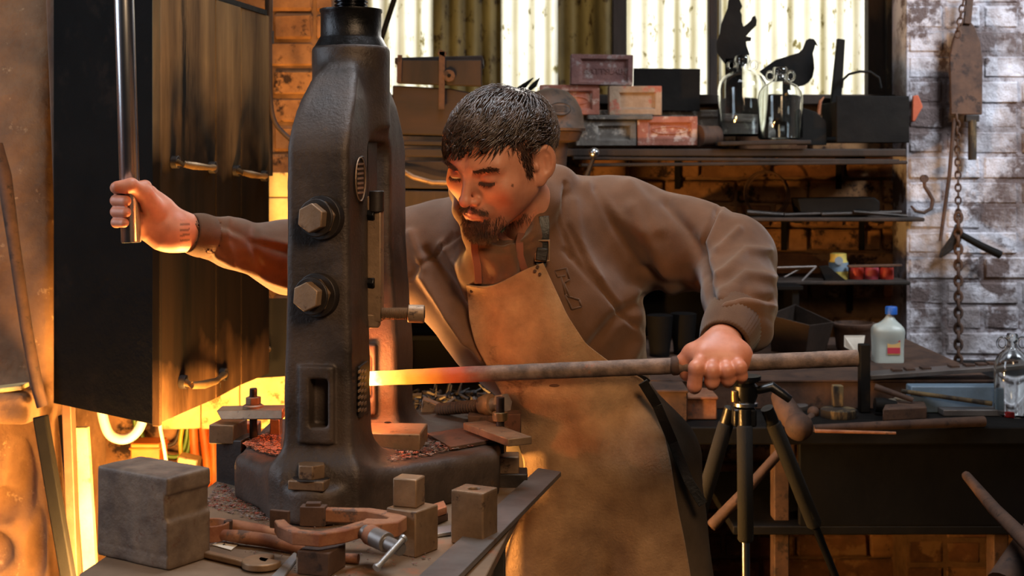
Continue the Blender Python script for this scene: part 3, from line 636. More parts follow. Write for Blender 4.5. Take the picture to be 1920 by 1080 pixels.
n_ = 60; pts = [BA.lerp(BB, i / n_) for i in range(n_ + 1)]; rr = [.0105 + .0018 * min(1, i / 14) + .0002 * math.sin(i * 1.7) for i in range(n_ + 1)]
m = MB(); m.tube(pts, rr, 28)
tag(m.build('round_bar', hm, smooth=40), 'long round steel bar, white hot at the tip inside the press', 'steel bar')
MATS['hot_bar'] = hm
c = BT.lerp(BB, (1279 - 694) / (1608 - 694)); d_ = (BB - BT).normalized()
rb = bpy.data.objects['round_bar']
m = MB(); m.tube([c - d_ * .006, c - d_ * .003, c + d_ * .003, c + d_ * .006], [.0128, .0145, .0142, .0126], 24); m.build('wire_clip', 'rust_dark', rb, smooth=50)
m = MB(); m.cyl(BB - d_ * .001, BB + d_ * .0015, .0116, .0108, 24); m.build('bar_end', 'block_steel', rb, smooth=50)
# ================================================================ THE SMITH
mat('skin', 'bb7a5c', 'cb8c6f', rough=.48, scale=30, bump=.25, bscale=420, dist=.0006, attr='tint', spec=.45)
MATS['skin'].node_tree.nodes['Principled BSDF'].inputs['Subsurface Weight'].default_value = .12
MATS['skin'].node_tree.nodes['Principled BSDF'].inputs['Subsurface Radius'].default_value = (.012, .004, .002)
mat('hoodie_fleece', '5e412d', '6d4c36', rough=.95, scale=16, bump=.5, bscale=620, dist=.001, sheen=.25, spec=.15, attr='tint')
mat('hoodie_rib', '523725', '5e422d', rough=.95, scale=30, bump=.5, bscale=500, dist=.001, sheen=.2, spec=.15)
mat('cord_brown', '704433', '7d4e3b', rough=.9, bump=.2)
mat('apron_suede', '967150', 'b89068', rough=.85, scale=17, detail=10, bump=.9, bscale=210, dist=.002, spot='6b4c33', spot_scale=6, spot_amt=-.04, spec=.2, sheen=.2, lo=.36, hi=.64)
mat('trouser_cloth', '4a3b2b', '5c4a37', rough=.95, scale=14, bump=.5, bscale=300, dist=.001)
mat('hair_brown', '2c211b', '5a4a42', rough=.36, scale=60, bump=0, spec=.6)
mat('beard_brown', '341d12', '4f2e1c', rough=.6, scale=60, bump=0)
mat('black_leather', '15130f', '26221e', rough=.4, scale=30, bump=.3)
mat('boot_leather', '1d1510', '2b2018', rough=.5)
mat('eye_white', 'b9aaa0', rough=.2, bump=0)
mat('iris', '2a2018', rough=.1, bump=0)
mat('shirt_white', 'cfc6b8', rough=.9)
mat('shirt_green', '1d5a44', rough=.9)
person = thing('person', 'bearded smith in brown hooded sweatshirt and tan leather apron, gripping handle and bar', 'person', (.12, 2.52, 0))
def px_cap(p, a, b, ra, rb, sy=1.0):
    return capf(p, PN(*a), PN(*b), ra, rb, sy)
# ---- head, in its own frame
HM = Matrix.Rotation(R(-33), 3, 'Z') @ Matrix.Rotation(R(7), 3, 'Y') @ Matrix.Rotation(R(24), 3, 'X')
HMn = np.array(HM, dtype=np.float32)
HC = PN(936, 292, 2.31)
def H(x, y, z): return HC + HMn @ np.array([x, y, z])
def head_loc(p):
    q = (p - HC.astype(np.float32)) @ HMn
    face = np.sqrt(np.abs(q[:, 0]) ** 2 + 1e-6)  # mirrored x
    return q, face
def head_sdf(p):
    q, ax = head_loc(p); m = np.stack([ax, q[:, 1], q[:, 2]], 1)
    d = ell(m, (0, .014, .026), (.072, .093, .078))
    d = smin(d, ell(m, (0, -.036, .002), (.062, .054, .074)), .03)
    d = smin(d, ell(m, (0, -.040, -.052), (.046, .046, .052)), .03)
    d = smin(d, cap(m, (.052, -.002, -.050), (.018, -.072, -.094), .015, .013), .028)
    d = smin(d, ell(m, (0, -.078, -.096), (.021, .018, .017)), .02)
    d = smin(d, ell(m, (.041, -.062, -.024), (.020, .018, .016)), .022)
    d = smin(d, ell(m, (.046, -.030, -.036), (.015, .030, .030)), .03)
    d = smin(d, cap(m, (.010, -.086, .019), (.045, -.070, .019), .009, .007), .018)
    d = smax(d, -ell(m, (.031, -.104, .000), (.0165, .021, .0125)), .012)
    lid = ell(m, (.0315, -.0735, -.001), (.0155, .0145, .0125))
    d = smin(d, lid, .004)
    d = smax(d, -ell(m, (.0315, -.090, -.0085), (.0125, .0055, .0026)), .002)          # narrow gap of the lowered lid
    # nose
    d = smin(d, cap(m, (0, -.086, .012), (0, -.108, -.030), .0065, .0085), .012)
    d = smin(d, ell(m, (0, -.1095, -.0345), (.0095, .0095, .0085)), .006)
    d = smin(d, ell(m, (.0125, -.0975, -.0365), (.0065, .0095, .0068)), .006)
    d = smax(d, -ell(m, (.0065, -.1035, -.0435), (.0033, .0048, .0035)), .002)
    # mouth
    d = smin(d, ell(m, (0, -.086, -.062), (.024, .015, .016)), .016)
    up = cap(m, (0, -.1005, -.0575), (.021, -.088, -.0625), .0036, .0018); lo = cap(m, (0, -.0985, -.0675), (.019, -.087, -.0655), .0048, .0022)
    d = smin(d, up, .004); d = smin(d, lo, .004)
    d = smax(d, -cap(m, (0, -.106, -.0625), (.022, -.092, -.0640), .0016, .0012), .002)
    d = smax(d, -cap(m, (0, -.1035, -.078), (.010, -.1005, -.078), .004, .003), .008)
    # ear
    E = np.array(Matrix.Rotation(R(-12), 3, 'X') @ Matrix.Rotation(R(-34), 3, 'Z'), dtype=np.float32)
    e = (m - _v((.0785, .012, -.012))) @ E
    ear = ell(e, (0, .003, .005), (.0070, .0195, .030)); ear = smin(ear, ell(e, (0, -.005, -.024), (.006, .010, .012)), .006)
    ear = smax(ear, -ell(e, (.0075, -.001, .007), (.0080, .0145, .0225)), .0015)
    ear = smin(ear, cap(e, (.000, .005, .014), (.000, .006, -.006), .0026, .0024), .003); ear = smin(ear, ell(e, (.002, -.013, -.002), (.005, .004, .007)), .003)
    d = smin(d, ear, .006)
    # neck
    d = smin(d, capf(m, (0, .022, -.050), (0, .075, -.175), .047, .056, 1.0), .03)
    d = smin(d, cap(m, (0, -.005, -.085), (0, .035, -.155), .024, .03), .02)
    return d
def grip_right_image(p):                        # his left hand closed over the hot bar (right of picture)
    d = capf(p, PN(1362, 630, 2.135), PN(1347, 662, 2.085), .027, .034, .75)
    d = smin(d, capf(p, PN(1322, 672, 2.062), PN(1376, 676, 2.060), .0215, .0215, 1), .025)
    d = smin(d, cap(p, PN(1352, 655, 2.09), PN(1384, 668, 2.072), .023, .019), .02)
    fx = [1306, 1335, 1363, 1387]; ky = [691, 697, 697, 690]; r_ = [.0112, .0112, .0108, .0098]; by = [724, 717, 713, 706]; fd = [-4, 0, 2, 3]
    for i in range(4):
        K = PN(fx[i], ky[i], 2.032); W0 = PN(fx[i] * .6 + 1350 * .4, 662, 2.068)
        Pp = PN(fx[i] + fd[i], by[i] - 1, 2.036); Q = PN(fx[i] + fd[i], by[i] + 2, 2.066); Tt = PN(fx[i] + fd[i], by[i] - 16, 2.087)
        f = cap(p, W0, K, .012, r_[i]); f = smin(f, cap(p, K, Pp, r_[i], r_[i] * .95), .003)
        f = smin(f, cap(p, Pp, Q, r_[i] * .95, r_[i] * .88), .003); f = smin(f, cap(p, Q, Tt, r_[i] * .88, r_[i] * .8), .003)
        d = smin(d, f, .0028)
        d = smin(d, sph(p, K + np.array([0, -.0005, .001]), r_[i] * .95), .006)
    th = cap(p, PN(1336, 655, 2.088), PN(1298, 662, 2.078), .018, .0145)
    th = smin(th, cap(p, PN(1298, 662, 2.078), PN(1281, 678, 2.080), .0135, .0115), .006)
    th = smin(th, cap(p, PN(1281, 678, 2.080), PN(1286, 702, 2.080), .0112, .0095), .004)
    return smin(d, th, .008)
def grip_left_image(p):                         # his right hand round the steel handle (left of picture)
    d = capf(p, PN(372, 440, 2.38), PN(328, 434, 2.352), .030, .0285, .8)
    d = smin(d, cap(p, PN(328, 432, 2.352), PN(287, 402, 2.345), .0285, .030), .03)
    d = smin(d, cap(p, PN(300, 435, 2.348), PN(279, 428, 2.338), .027, .0215), .02)
    d = smin(d, cap(p, PN(290, 390, 2.345), PN(277, 364, 2.338), .027, .0165), .02)
    ys = [352, 376, 397, 417]; r_ = [.0096, .0098, .0096, .0086]
    for i, y in enumerate(ys):
        K = PN(272, y - 2, 2.352); B = PN(241, y - 1, 2.332); A = PN(219, y, 2.313); C_ = PN(218, y, 2.288); E_ = PN(236 - (3 if i == 3 else 0), y + 1, 2.2715)
        f = cap(p, PN(288, 395, 2.350), K, .015, r_[i] * 1.15); f = smin(f, cap(p, K, B, r_[i] * 1.1, r_[i] * 1.05), .003)
        f = smin(f, cap(p, B, A, r_[i] * 1.05, r_[i]), .003); f = smin(f, cap(p, A, C_, r_[i], r_[i]), .003); f = smin(f, cap(p, C_, E_, r_[i] * .98, r_[i] * .9), .003)
        d = smin(d, f, .0022)
    th = cap(p, PN(290, 395, 2.325), PN(270, 362, 2.298), .0205, .0145)
    th = smin(th, cap(p, PN(270, 362, 2.298), PN(246, 347, 2.274), .0135, .0115), .006)
    th = smin(th, cap(p, PN(246, 347, 2.274), PN(219, 350, 2.268), .0112, .0092), .004)
    d = smin(d, th, .006)
    d = smax(d, -cap(p, PN(243, 330, 2.305), PN(247, 470, 2.30), .0155, .0155), .002)
    return d
Nk = PN(975, 415, 2.47); SL = PN(812, 448, 2.52); SR = PN(1168, 428, 2.53)
EL = PN(560, 482, 2.50); ER = PN(1393, 478, 2.40)
WL = PN(360, 437, 2.375); WR = PN(1364, 640, 2.135)
HIPC = PN(1115, 830, 2.50)
def body_sdf(p):                                # slim body under the clothes
    d = cap(p, PN(985, 430, 2.47), PN(1075, 720, 2.50), .10, .11); d = smin(d, cap(p, SL, SR, .05, .05), .06)
    d = smin(d, cap(p, SL, EL, .048, .038), .03); d = smin(d, cap(p, EL, WL, .036, .027), .02)
    d = smin(d, cap(p, SR, ER, .048, .038), .03); d = smin(d, cap(p, ER, WR, .036, .024), .02)
    d = smin(d, cap(p, PN(1075, 720, 2.50), HIPC, .11, .12), .05)
    d = smin(d, cap(p, PN(955, 370, 2.38), PN(975, 460, 2.48), .028, .05), .03)
    for (hx, kx, fx, fy) in ((1040, .02, -.03, 2.50), (1190, .30, .36, 2.60)):
        K = np.array([kx, 2.47, .50]); A = np.array([fx, fy, .09])
        d = smin(d, cap(p, PN(hx, 860, 2.50), K, .08, .055), .03); d = smin(d, cap(p, K, A, .052, .036), .03)
        d = smin(d, cap(p, A + [0, 0, -.03], A + [0, -.13, -.05], .035, .03), .03)
    return d
vb = surface_nets(body_sdf, (-.64, 2.05, -.02), (.62, 2.80, 1.50), .012)
vh = surface_nets(head_sdf, HC + [-.12, -.18, -.24], HC + [.17, .15, .17], .0018)
v1 = surface_nets(grip_right_image, PN(1270, 740, 2.0) - [.02, .0, .02], PN(1410, 600, 2.17) + [.02, .02, .02], .0019)
v2 = surface_nets(grip_left_image, PN(200, 480, 2.24) - [.01, 0, .01], PN(395, 325, 2.41) + [.01, .02, .02], .0019)
V_, Q_ = sdf_parts([vb, vh, v1, v2])
col = np.ones((len(V_), 3)); q, _ = head_loc(V_.astype(np.float32)); hx, hy, hz = np.abs(q[:, 0]), q[:, 1], q[:, 2]
ish = np.linalg.norm(V_ - HC, axis=1) < .2
def blob(c, r, f):
    global col
    k = np.exp(-(((hx - c[0]) / r[0]) ** 2 + ((hy - c[1]) / r[1]) ** 2 + ((hz - c[2]) / r[2]) ** 2)) * ish
    col = col * (1 - k[:, None]) + col * np.array(f) * k[:, None]
blob((0, -.100, -.0575), (.017, .02, .0038), (.78, .36, .33)); blob((0, -.098, -.068), (.016, .02, .0042), (.80, .36, .33))
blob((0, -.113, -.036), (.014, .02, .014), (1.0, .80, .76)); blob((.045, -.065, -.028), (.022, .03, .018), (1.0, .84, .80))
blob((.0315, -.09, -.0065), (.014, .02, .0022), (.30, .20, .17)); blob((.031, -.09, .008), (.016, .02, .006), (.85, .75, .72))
beard = np.exp(-((hy + .085) / .035) ** 2) * np.clip(1 - np.abs(hz + .095) / .034, 0, 1) * np.clip(1 - (hx / .045) ** 2, 0, 1)
mou = np.exp(-((hz + .0515) / .0042) ** 2) * np.exp(-(hx / .024) ** 4) * (hy < -.07)
jaw = np.clip((-.038 - hz) / .03, 0, 1) * np.clip((.0 - hy) / .03, 0, 1) * .62 * (hz > -.125)
mole = np.linalg.norm(V_[:, [0, 2]] / V_[:, 1:2] * FPX - np.array([[961 - 960, (EYE / 1.0) * 0]]) * 1.0 - np.stack([np.zeros(len(V_)), EYE / V_[:, 1] * FPX - (348 - HY)], 1), axis=1) < 2.6
col[mole & ish] *= .35
k = np.clip(np.maximum(np.maximum(beard * 1.2, mou * .8), jaw), 0, 1) * ish
liparea = np.exp(-(hx / .022) ** 4) * np.exp(-((hz + .0625) / .0085) ** 4); k = k * (1 - liparea)
col = col * (1 - k[:, None] * np.array([.62, .72, .75]))
# knuckles a little redder, grime on fingers
hand = np.minimum(np.abs(grip_right_image(V_.astype(np.float32))), np.abs(grip_left_image(V_.astype(np.float32)))) < .004
g = np.clip(fbm(V_, 160, 5, 3), -1, 1)
col[hand] *= (1 - .12 * np.clip(g[hand], 0, 1))[:, None] * np.array([1.0, .90, .88])
# tattoo bands on the wrist by the handle
wx = (V_[:, 0] / V_[:, 1] * FPX + 960); wy = HY - (V_[:, 2] - EYE) / V_[:, 1] * FPX
tb = hand & (wx > 337) & (wx < 356) & (np.sin(wy * .62 + wx * .05) > .25) & (wy > 412) & (wy < 462)
col[tb] *= .45
body = np_mesh('body', V_, Q_, 'skin', person, col=col)
# eyeballs
for sx in (-1, 1):
    m = MB(); c = H(sx * .0315, -.0725, -.002)
    m.lathe(Vector(c) + HM @ Vector((0, .012, 0)), [(.0122 * math.sin(a), .0122 - .0122 * math.cos(a)) for a in np.linspace(0.02, 3.1, 14)], axis=HM @ Vector((0, -1, 0)), n=20)
    e = m.build('eye', 'eye_white', person, smooth=180)
# ---- hooded sweatshirt
def hoodie_raw(p):
    d = capf(p, PN(985, 478, 2.48), PN(1040, 600, 2.47), .150, .150, .78)
    d = smin(d, capf(p, PN(1040, 600, 2.47), PN(1068, 715, 2.49), .142, .118, .85), .05)
    d = smin(d, capf(p, PN(1080, 690, 2.49), PN(1100, 745, 2.50), .108, .112, .9), .04)
    d = smin(d, cap(p, PN(1000, 415, 2.50), PN(1165, 430, 2.52), .078, .083), .06)
    d = smin(d, cap(p, PN(940, 430, 2.50), SL, .07, .056), .06)
    d = smin(d, cap(p, SL, PN(700, 478, 2.53), .062, .072), .03)
    d = smin(d, cap(p, PN(700, 478, 2.53), PN(545, 482, 2.50), .072, .062), .03)
    d = smin(d, cap(p, PN(545, 482, 2.50), PN(440, 458, 2.43), .060, .042), .03)
    d = smin(d, cap(p, PN(440, 458, 2.43), WL, .042, .0345), .02)
    d = smin(d, capf(p, PN(770, 500, 2.50), PN(900, 640, 2.46), .055, .04, 1), .07)
    d = smin(d, cap(p, PN(1165, 435, 2.52), PN(1290, 458, 2.47), .088, .078), .05)
    d = smin(d, cap(p, PN(1290, 458, 2.47), PN(1378, 478, 2.40), .078, .070), .03)
    d = smin(d, cap(p, PN(1378, 482, 2.395), PN(1388, 560, 2.27), .066, .058), .02)
    d = smin(d, cap(p, PN(1388, 560, 2.27), PN(1383, 606, 2.19), .056, .050), .02)
    d = smin(d, cap(p, PN(1412, 585, 2.22), PN(1418, 622, 2.19), .030, .022), .03)
    # hood rolled round the neck
    hood = chain(p, [PN(1042, 346, 2.45), PN(1014, 390, 2.40), PN(980, 436, 2.36), PN(935, 470, 2.345), PN(893, 440, 2.335), PN(870, 392, 2.345), PN(862, 345, 2.38)],
                 [.029, .034, .033, .024, .018, .016, .015], .02)
    hood = smin(hood, chain(p, [PN(1050, 352, 2.46), PN(1015, 345, 2.52), PN(960, 350, 2.53), PN(900, 360, 2.47), PN(866, 360, 2.38)], [.034, .04, .045, .035, .02], .02), .02)
    d = smin(d, hood, .010)
    d = smin(d, cap(p, PN(975, 480, 2.38), PN(900, 500, 2.37), .03, .03), .05)
    hole = chain(p, [HC + HMn @ np.array([0, .0, -.02]), PN(945, 400, 2.33), PN(945, 424, 2.35)], [.064, .055, .040])
    d = smax(d, -hole, .012)
    d = smax(d, -cap(p, PN(345, 436, 2.365), PN(385, 441, 2.385), .0295, .0295), .004)
    return d
FOLDS = [  # polyline in photo pixels, amplitude, width (m)
    ([(1185, 395), (1230, 470), (1262, 545)], .010, .016), ([(1250, 380), (1290, 430), (1330, 520)], -.007, .010), ([(1345, 395), (1318, 455), (1330, 535), (1345, 600)], -.0085, .006),
    ([(1352, 400), (1332, 455), (1345, 530), (1370, 590)], .006, .012), ([(1440, 470), (1400, 470), (1352, 520)], .0055, .008), ([(1450, 520), (1400, 515), (1350, 560)], .006, .009),
    ([(1448, 560), (1395, 548), (1335, 585)], -.006, .007), ([(1445, 575), (1385, 568), (1325, 600)], .007, .009), ([(1385, 430), (1350, 470)], .005, .007),
    ([(1100, 350), (1150, 400), (1200, 440)], .005, .012), ([(1115, 360), (1200, 500), (1300, 545)], -.005, .008), ([(1180, 350), (1215, 390), (1235, 430)], .006, .014),
    ([(1060, 470), (1130, 545), (1200, 620)], -.004, .006), ([(1190, 550), (1195, 640), (1170, 690)], .007, .012), ([(1205, 560), (1150, 600), (1110, 650)], -.006, .010),
    ([(1060, 365), (1052, 420), (1072, 480)], -.004, .006), ([(1075, 380), (1085, 450), (1120, 520)], .004, .010),
    ([(770, 440), (800, 520), (880, 640)], .008, .009), ([(800, 470), (850, 540), (890, 610)], -.007, .008), ([(790, 520), (850, 600), (905, 670)], .008, .006),
    ([(830, 460), (860, 500), (880, 560)], .005, .008), ([(850, 440), (815, 480), (780, 500)], -.003, .004),
    ([(370, 420), (430, 440), (540, 460)], .003, .008), ([(378, 462), (430, 492), (540, 535)], .006, .006), ([(405, 415), (470, 450), (540, 470)], -.004, .007), ([(400, 440), (410, 470), (395, 480)], -.004, .006),
    ([(375, 404), (382, 440), (372, 470)], -.003, .005), ([(430, 412), (424, 450), (440, 490)], .003, .006), ([(480, 420), (475, 460), (490, 510)], -.003, .007),
    ([(900, 470), (930, 500), (925, 540)], .003, .010), ([(955, 460), (965, 500), (955, 530)], .004, .010), ([(905, 465), (960, 470), (1010, 450)], -.003, .004)]
SEAMS = [([(1058, 345), (1062, 420), (1100, 500), (1185, 610)], 2.4), ([(1352, 385), (1318, 450), (1322, 530), (1332, 590)], 2.3), ([(862, 440), (800, 490), (770, 520)], 2.4)]
hoodie_sdf = hoodie_raw
def trousers_sdf(p):
    d = capf(p, PN(1095, 745, 2.50), PN(1118, 850, 2.50), .125, .155, .85)
    for (hx, kx, fx, fy) in ((1045, .02, -.03, 2.50), (1200, .30, .36, 2.60)):
        K = np.array([kx, 2.47, .50]); A = np.array([fx, fy, .11])
        d = smin(d, cap(p, PN(hx, 870, 2.50), K, .112, .078), .04); d = smin(d, cap(p, K, A, .076, .062), .03)
    return d
vt = surface_nets(trousers_sdf, (-.22, 2.2, .05), (.56, 2.82, 1.12), .008)
Vt = vt[0] + normals_of(*vt) * (.006 * fbm(vt[0], 26, 9, 3))[:, None]
np_mesh('trousers', Vt, vt[1], 'trouser_cloth', person)
for (fx, fy) in ((-.03, 2.50), (.36, 2.60)):
    def boot(p, fx=fx, fy=fy):
        A = np.array([fx, fy, .10]); d = cap(p, A + [0, 0, .06], A + [0, .01, -.04], .058, .052)
        d = smin(d, cap(p, A + [0, -.02, -.045], A + [0, -.17, -.055], .05, .045), .03); return smax(d, .0 - p[:, 2] + .002, .004)
    np_mesh('boot', *surface_nets(boot, (fx - .08, fy - .28, -.01), (fx + .08, fy + .1, .24), .007), 'boot_leather', person)
Vh, Qh = surface_nets(hoodie_sdf, (-.64, 2.10, 1.0), (.50, 2.72, 1.48), .0042)
Nn = normals_of(Vh, Qh); disp = np.zeros(len(Vh)); shade = np.ones(len(Vh))
fr = np.clip(-Nn[:, 1] * 1.5 + .35, 0, 1)
Vpx = np.stack([Vh[:, 0] / Vh[:, 1] * FPX + 960, 0 * Vh[:, 0], (EYE - Vh[:, 2]) / Vh[:, 1] * FPX + HY], 1)
for pts, amp, wd in FOLDS:
    d_ = seg_dist(Vpx, [(a, 0, b) for a, b in pts]) * 2.4 / FPX; disp += 1.45 * amp * np.exp(-(d_ / wd) ** 2) * fr
for pts, Y in SEAMS:
    d_ = seg_dist(Vpx, [(a, 0, b) for a, b in pts]) * 2.4 / FPX; disp -= .0035 * np.exp(-(d_ / .0035) ** 2) * fr; disp += .0012 * np.exp(-((d_ - .007) / .004) ** 2) * fr
disp += .0035 * fbm(Vh, 30, 11, 3) + .0012 * fbm(Vh, 90, 12, 2)
Vh2 = Vh + Nn * disp[:, None]
shade = shade[:, None] * np.ones((1, 3))
hoodie = np_mesh('hooded_sweatshirt', Vh2, Qh, 'hoodie_fleece', person, col=shade)
# cuffs
m = MB(); n = 96
def cuff(a, b, ra, rb, name='cuff', rings=10, sy=1.0):
    a = Vector(a); b = Vector(b); u, v, d = frame_from(b - a); vs = []; fs = []
    for i in range(rings + 1):
        t = i / rings; rr_ = ra + (rb - ra) * t + .003 * math.sin(math.pi * t); c = a.lerp(b, t)
        for k in range(n):
            an = 2 * math.pi * k / n; r2 = rr_ * (1 + .018 * (1 if k % 2 else -1)); vs.append(c + u * math.cos(an) * r2 + v * math.sin(an) * r2)
    for k in range(n):
        an = 2 * math.pi * k / n; vs.append(b - d * .006 + (u * math.cos(an) + v * math.sin(an)) * (rb - .005))
    for i in range(rings + 1):
        for k in range(n): fs.append((i * n + k, i * n + (k + 1) % n, (i + 1) * n + (k + 1) % n, (i + 1) * n + k))
    MB().add(vs, fs).build(name, 'hoodie_rib', person, smooth=180)
cuff(P(1380, 598, 2.195), P(1357, 646, 2.118), .048, .0375)
cuff(P(392, 444, 2.392), P(354, 437, 2.364), .036, .0325)
# ---- leather apron, laid over the body by following its surface
def allcloth(p): return np.minimum(hoodie_raw(p), trousers_sdf(p))
rows = [((875, 534), (1018, 493)), ((876, 560), (1036, 535)), ((880, 600), (1062, 590)), ((893, 645), (1100, 645)), ((922, 700), (1150, 683)), ((940, 738), (1210, 714)),
        ((962, 800), (1238, 790)), ((984, 870), (1258, 870)), ((980, 940), (1270, 940)), ((955, 1010), (1283, 1010)), ((930, 1085), (1294, 1085)), ((905, 1180), (1305, 1180)), ((880, 1320), (1320, 1320))]
NU, NV = 72, 150
ts = np.linspace(0, len(rows) - 1, NV); Lx = np.interp(ts, range(len(rows)), [r[0][0] for r in rows]); Ly = np.interp(ts, range(len(rows)), [r[0][1] for r in rows])
Rx_ = np.interp(ts, range(len(rows)), [r[1][0] for r in rows]); Ry_ = np.interp(ts, range(len(rows)), [r[1][1] for r in rows])
def smooth1(a, k=4):
    for _ in range(k): a[1:-1] = (a[:-2] + 2 * a[1:-1] + a[2:]) / 4
    return a
for a_ in (Lx, Ly, Rx_, Ry_): smooth1(a_)
us = np.linspace(0, 1, NU); GX = Lx[:, None] * (1 - us) + Rx_[:, None] * us; GY = Ly[:, None] * (1 - us) + Ry_[:, None] * us
GY += (np.sin(us * math.pi) * 12 + np.sin(us * math.pi * 2) * 5)[None] * np.clip(1 - np.arange(NV) / 22, 0, 1)[:, None]
GX += np.sin(np.arange(NV) / 9.0)[:, None] * 1.5
D = ray_hit(allcloth, GX, GY).reshape(NV, NU); D0 = D.copy()
miss = D > 2.62
for j in range(NV):
    ok = np.where(~miss[j])[0]
    if len(ok): D[j] = np.interp(np.arange(NU), ok, D[j][ok]) + .0
def blur(D, k):
    for _ in range(k):
        E = np.pad(D, 1, mode='edge'); D = (E[:-2, 1:-1] + E[2:, 1:-1] + E[1:-1, :-2] + E[1:-1, 2:] + 2 * D) / 6
    return D
D = np.minimum(blur(D, 30), D) ; D = blur(D, 12); D = np.minimum(D, np.where(miss, 9, D0) - .004) - .010
gx = GX; wrinkle = .004 * np.sin(gx / 38 + GY / 60) + .003 * np.sin(gx / 17 - GY / 45 + 1) + .005 * np.exp(-((GX - 1075 - (GY - 900) * .12) / 22) ** 2) * (GY > 760)
belt = .012 * np.exp(-((GY - 722) / 14) ** 2)
D = blur(D + wrinkle * .8 + belt, 3)
AV = np.stack([(GX - 960) / FPX * D, D, EYE - (GY - HY) / FPX * D], -1).reshape(-1, 3)
i, j = np.meshgrid(np.arange(NV - 1), np.arange(NU - 1), indexing='ij'); a = (i * NU + j).ravel(); AQ = np.stack([a, a + 1, a + NU + 1, a + NU], 1)
apron = np_mesh('leather_apron', AV, AQ, 'apron_suede', person)
so = apron.modifiers.new('solid', 'SOLIDIFY'); so.thickness = .0032; so.offset = 0
def on_cloth(px, py, off=.004, apron_too=False):
    Y = float(ray_hit(allcloth, [px], [py])[0]) - off; return P(px, py, Y)
def apron_pt(px, py, off=.003):
    k = np.argmin((GX - px) ** 2 + (GY - py) ** 2); return P(px, py, D.ravel()[k] - off)
# rivets and waist strap
for (x, y) in ((1008, 500), (1012, 514), (884, 546), (1003, 508)):
    m = MB(); c = apron_pt(x, y, .002); m.cyl(c, c + Vector((0, -.003, 0)), .0028, n=12); m.build('rivet', 'rust_dark', apron)
def ribbon(pts, w_, th_, name, m_, parent, off=.006):
    m = MB(); ps = [on_cloth(x, y, off) for x, y in pts]; vs = []; n_ = len(ps)
    for k, p_ in enumerate(ps):
        d = (ps[min(k + 1, n_ - 1)] - ps[max(k - 1, 0)]).normalized(); s = d.cross(Vector((0, 1, 0))).normalized()
        for o_, t_ in ((-1, 0), (1, 0), (1, 1), (-1, 1)): vs.append(p_ + s * w_ / 2 * o_ + Vector((0, th_, 0)) * t_)
    fs = [(4 * k + e, 4 * k + (e + 1) % 4, 4 * k + 4 + (e + 1) % 4, 4 * k + 4 + e) for k in range(n_ - 1) for e in range(4)] + [(0, 1, 2, 3), (4 * n_ - 1, 4 * n_ - 2, 4 * n_ - 3, 4 * n_ - 4)]
    m.add(vs, fs); return m.build(name, m_, parent, bevel=.0006, smooth=60)
st = ribbon([(1020, 405), (1021, 425), (1020, 450), (1017, 475), (1014, 500)], .017, .003, 'strap', 'black_leather', apron, .010)
c = on_cloth(1017, 470, .016); m = MB()
for (dx, dz, sx, sz) in ((0, .017, .026, .003), (0, -.017, .026, .003), (-.0115, 0, .003, .034), (.0115, 0, .003, .034)): m.box(c + Vector((dx, 0, dz)), (sx, .003, sz))
m.build('buckle', 'brown_steel', apron, bevel=.0008)
m = MB(); m.box(c + Vector((-.001, -.002, -.006)), (.020, .006, .022), Matrix.Rotation(R(8), 3, 'Y')); m.build('strap_loop', 'black_leather', apron, bevel=.002)
ribbon([(1192, 712), (1205, 716), (1212, 722)], .022, .004, 'waist_strap', 'black_leather', apron, .012)
# loose strap end hanging from the apron's side
m = MB(); pts = [P(1205, 716, 2.37), P(1232, 760, 2.385), P(1262, 830, 2.39), P(1290, 900, 2.38), P(1318, 945, 2.375)]
for a_, b_ in zip(pts[:-1], pts[1:]): m.bar(a_, b_ + (b_ - a_) * .02, .017, .003, up=(0, -1, 0))
m.build('hanging_strap', 'black_leather', apron, bevel=.0008)
# drawstrings
for pts in ([(889, 440), (890, 470), (895, 500), (897, 532)], [(979, 432), (974, 455), (975, 480), (984, 508)]):
    ribbon(pts, .0125, .005, 'drawstring', 'cord_brown', hoodie, .008)
# hood front seam and embossed chest emblem (raised outline strokes)
E_ = [((1040, 508), (1062, 503)), ((1045, 520), (1060, 517)), ((1040, 508), (1045, 520)), ((1062, 503), (1068, 524)), ((1052, 519), (1060, 552)), ((1068, 524), (1060, 530)), ((1060, 552), (1066, 556)),
      ((1060, 553), (1072, 580)), ((1066, 556), (1086, 562)), ((1072, 580), (1090, 575)), ((1058, 531), (1067, 556)), ((1086, 562), (1090, 575))]
m = MB()
for a_, b_ in E_: m.tube([on_cloth(*a_, .001), on_cloth(*b_, .001)], .0016, 8)
m.build('embossed_emblem', 'hoodie_rib', hoodie, smooth=180)
# undershirt at the throat
m = MB(); m.prism([on_cloth(928, 428, -.01), on_cloth(948, 398, -.03), on_cloth(964, 398, -.03), on_cloth(948, 428, -.012)], (0, .012, 0)); 
m = MB(); tri = [P(934, 424, 2.305), P(955, 398, 2.32), P(972, 396, 2.33), P(952, 424, 2.305)]; m.prism(tri, (0, .008, 0)); m.build('undershirt_collar', 'shirt_white', person, bevel=.002)
m = MB(); m.prism([P(922, 430, 2.30), P(938, 421, 2.30), P(950, 425, 2.30), P(942, 437, 2.30)], (0, .008, 0)); m.build('undershirt_trim', 'shirt_green', person, bevel=.002)
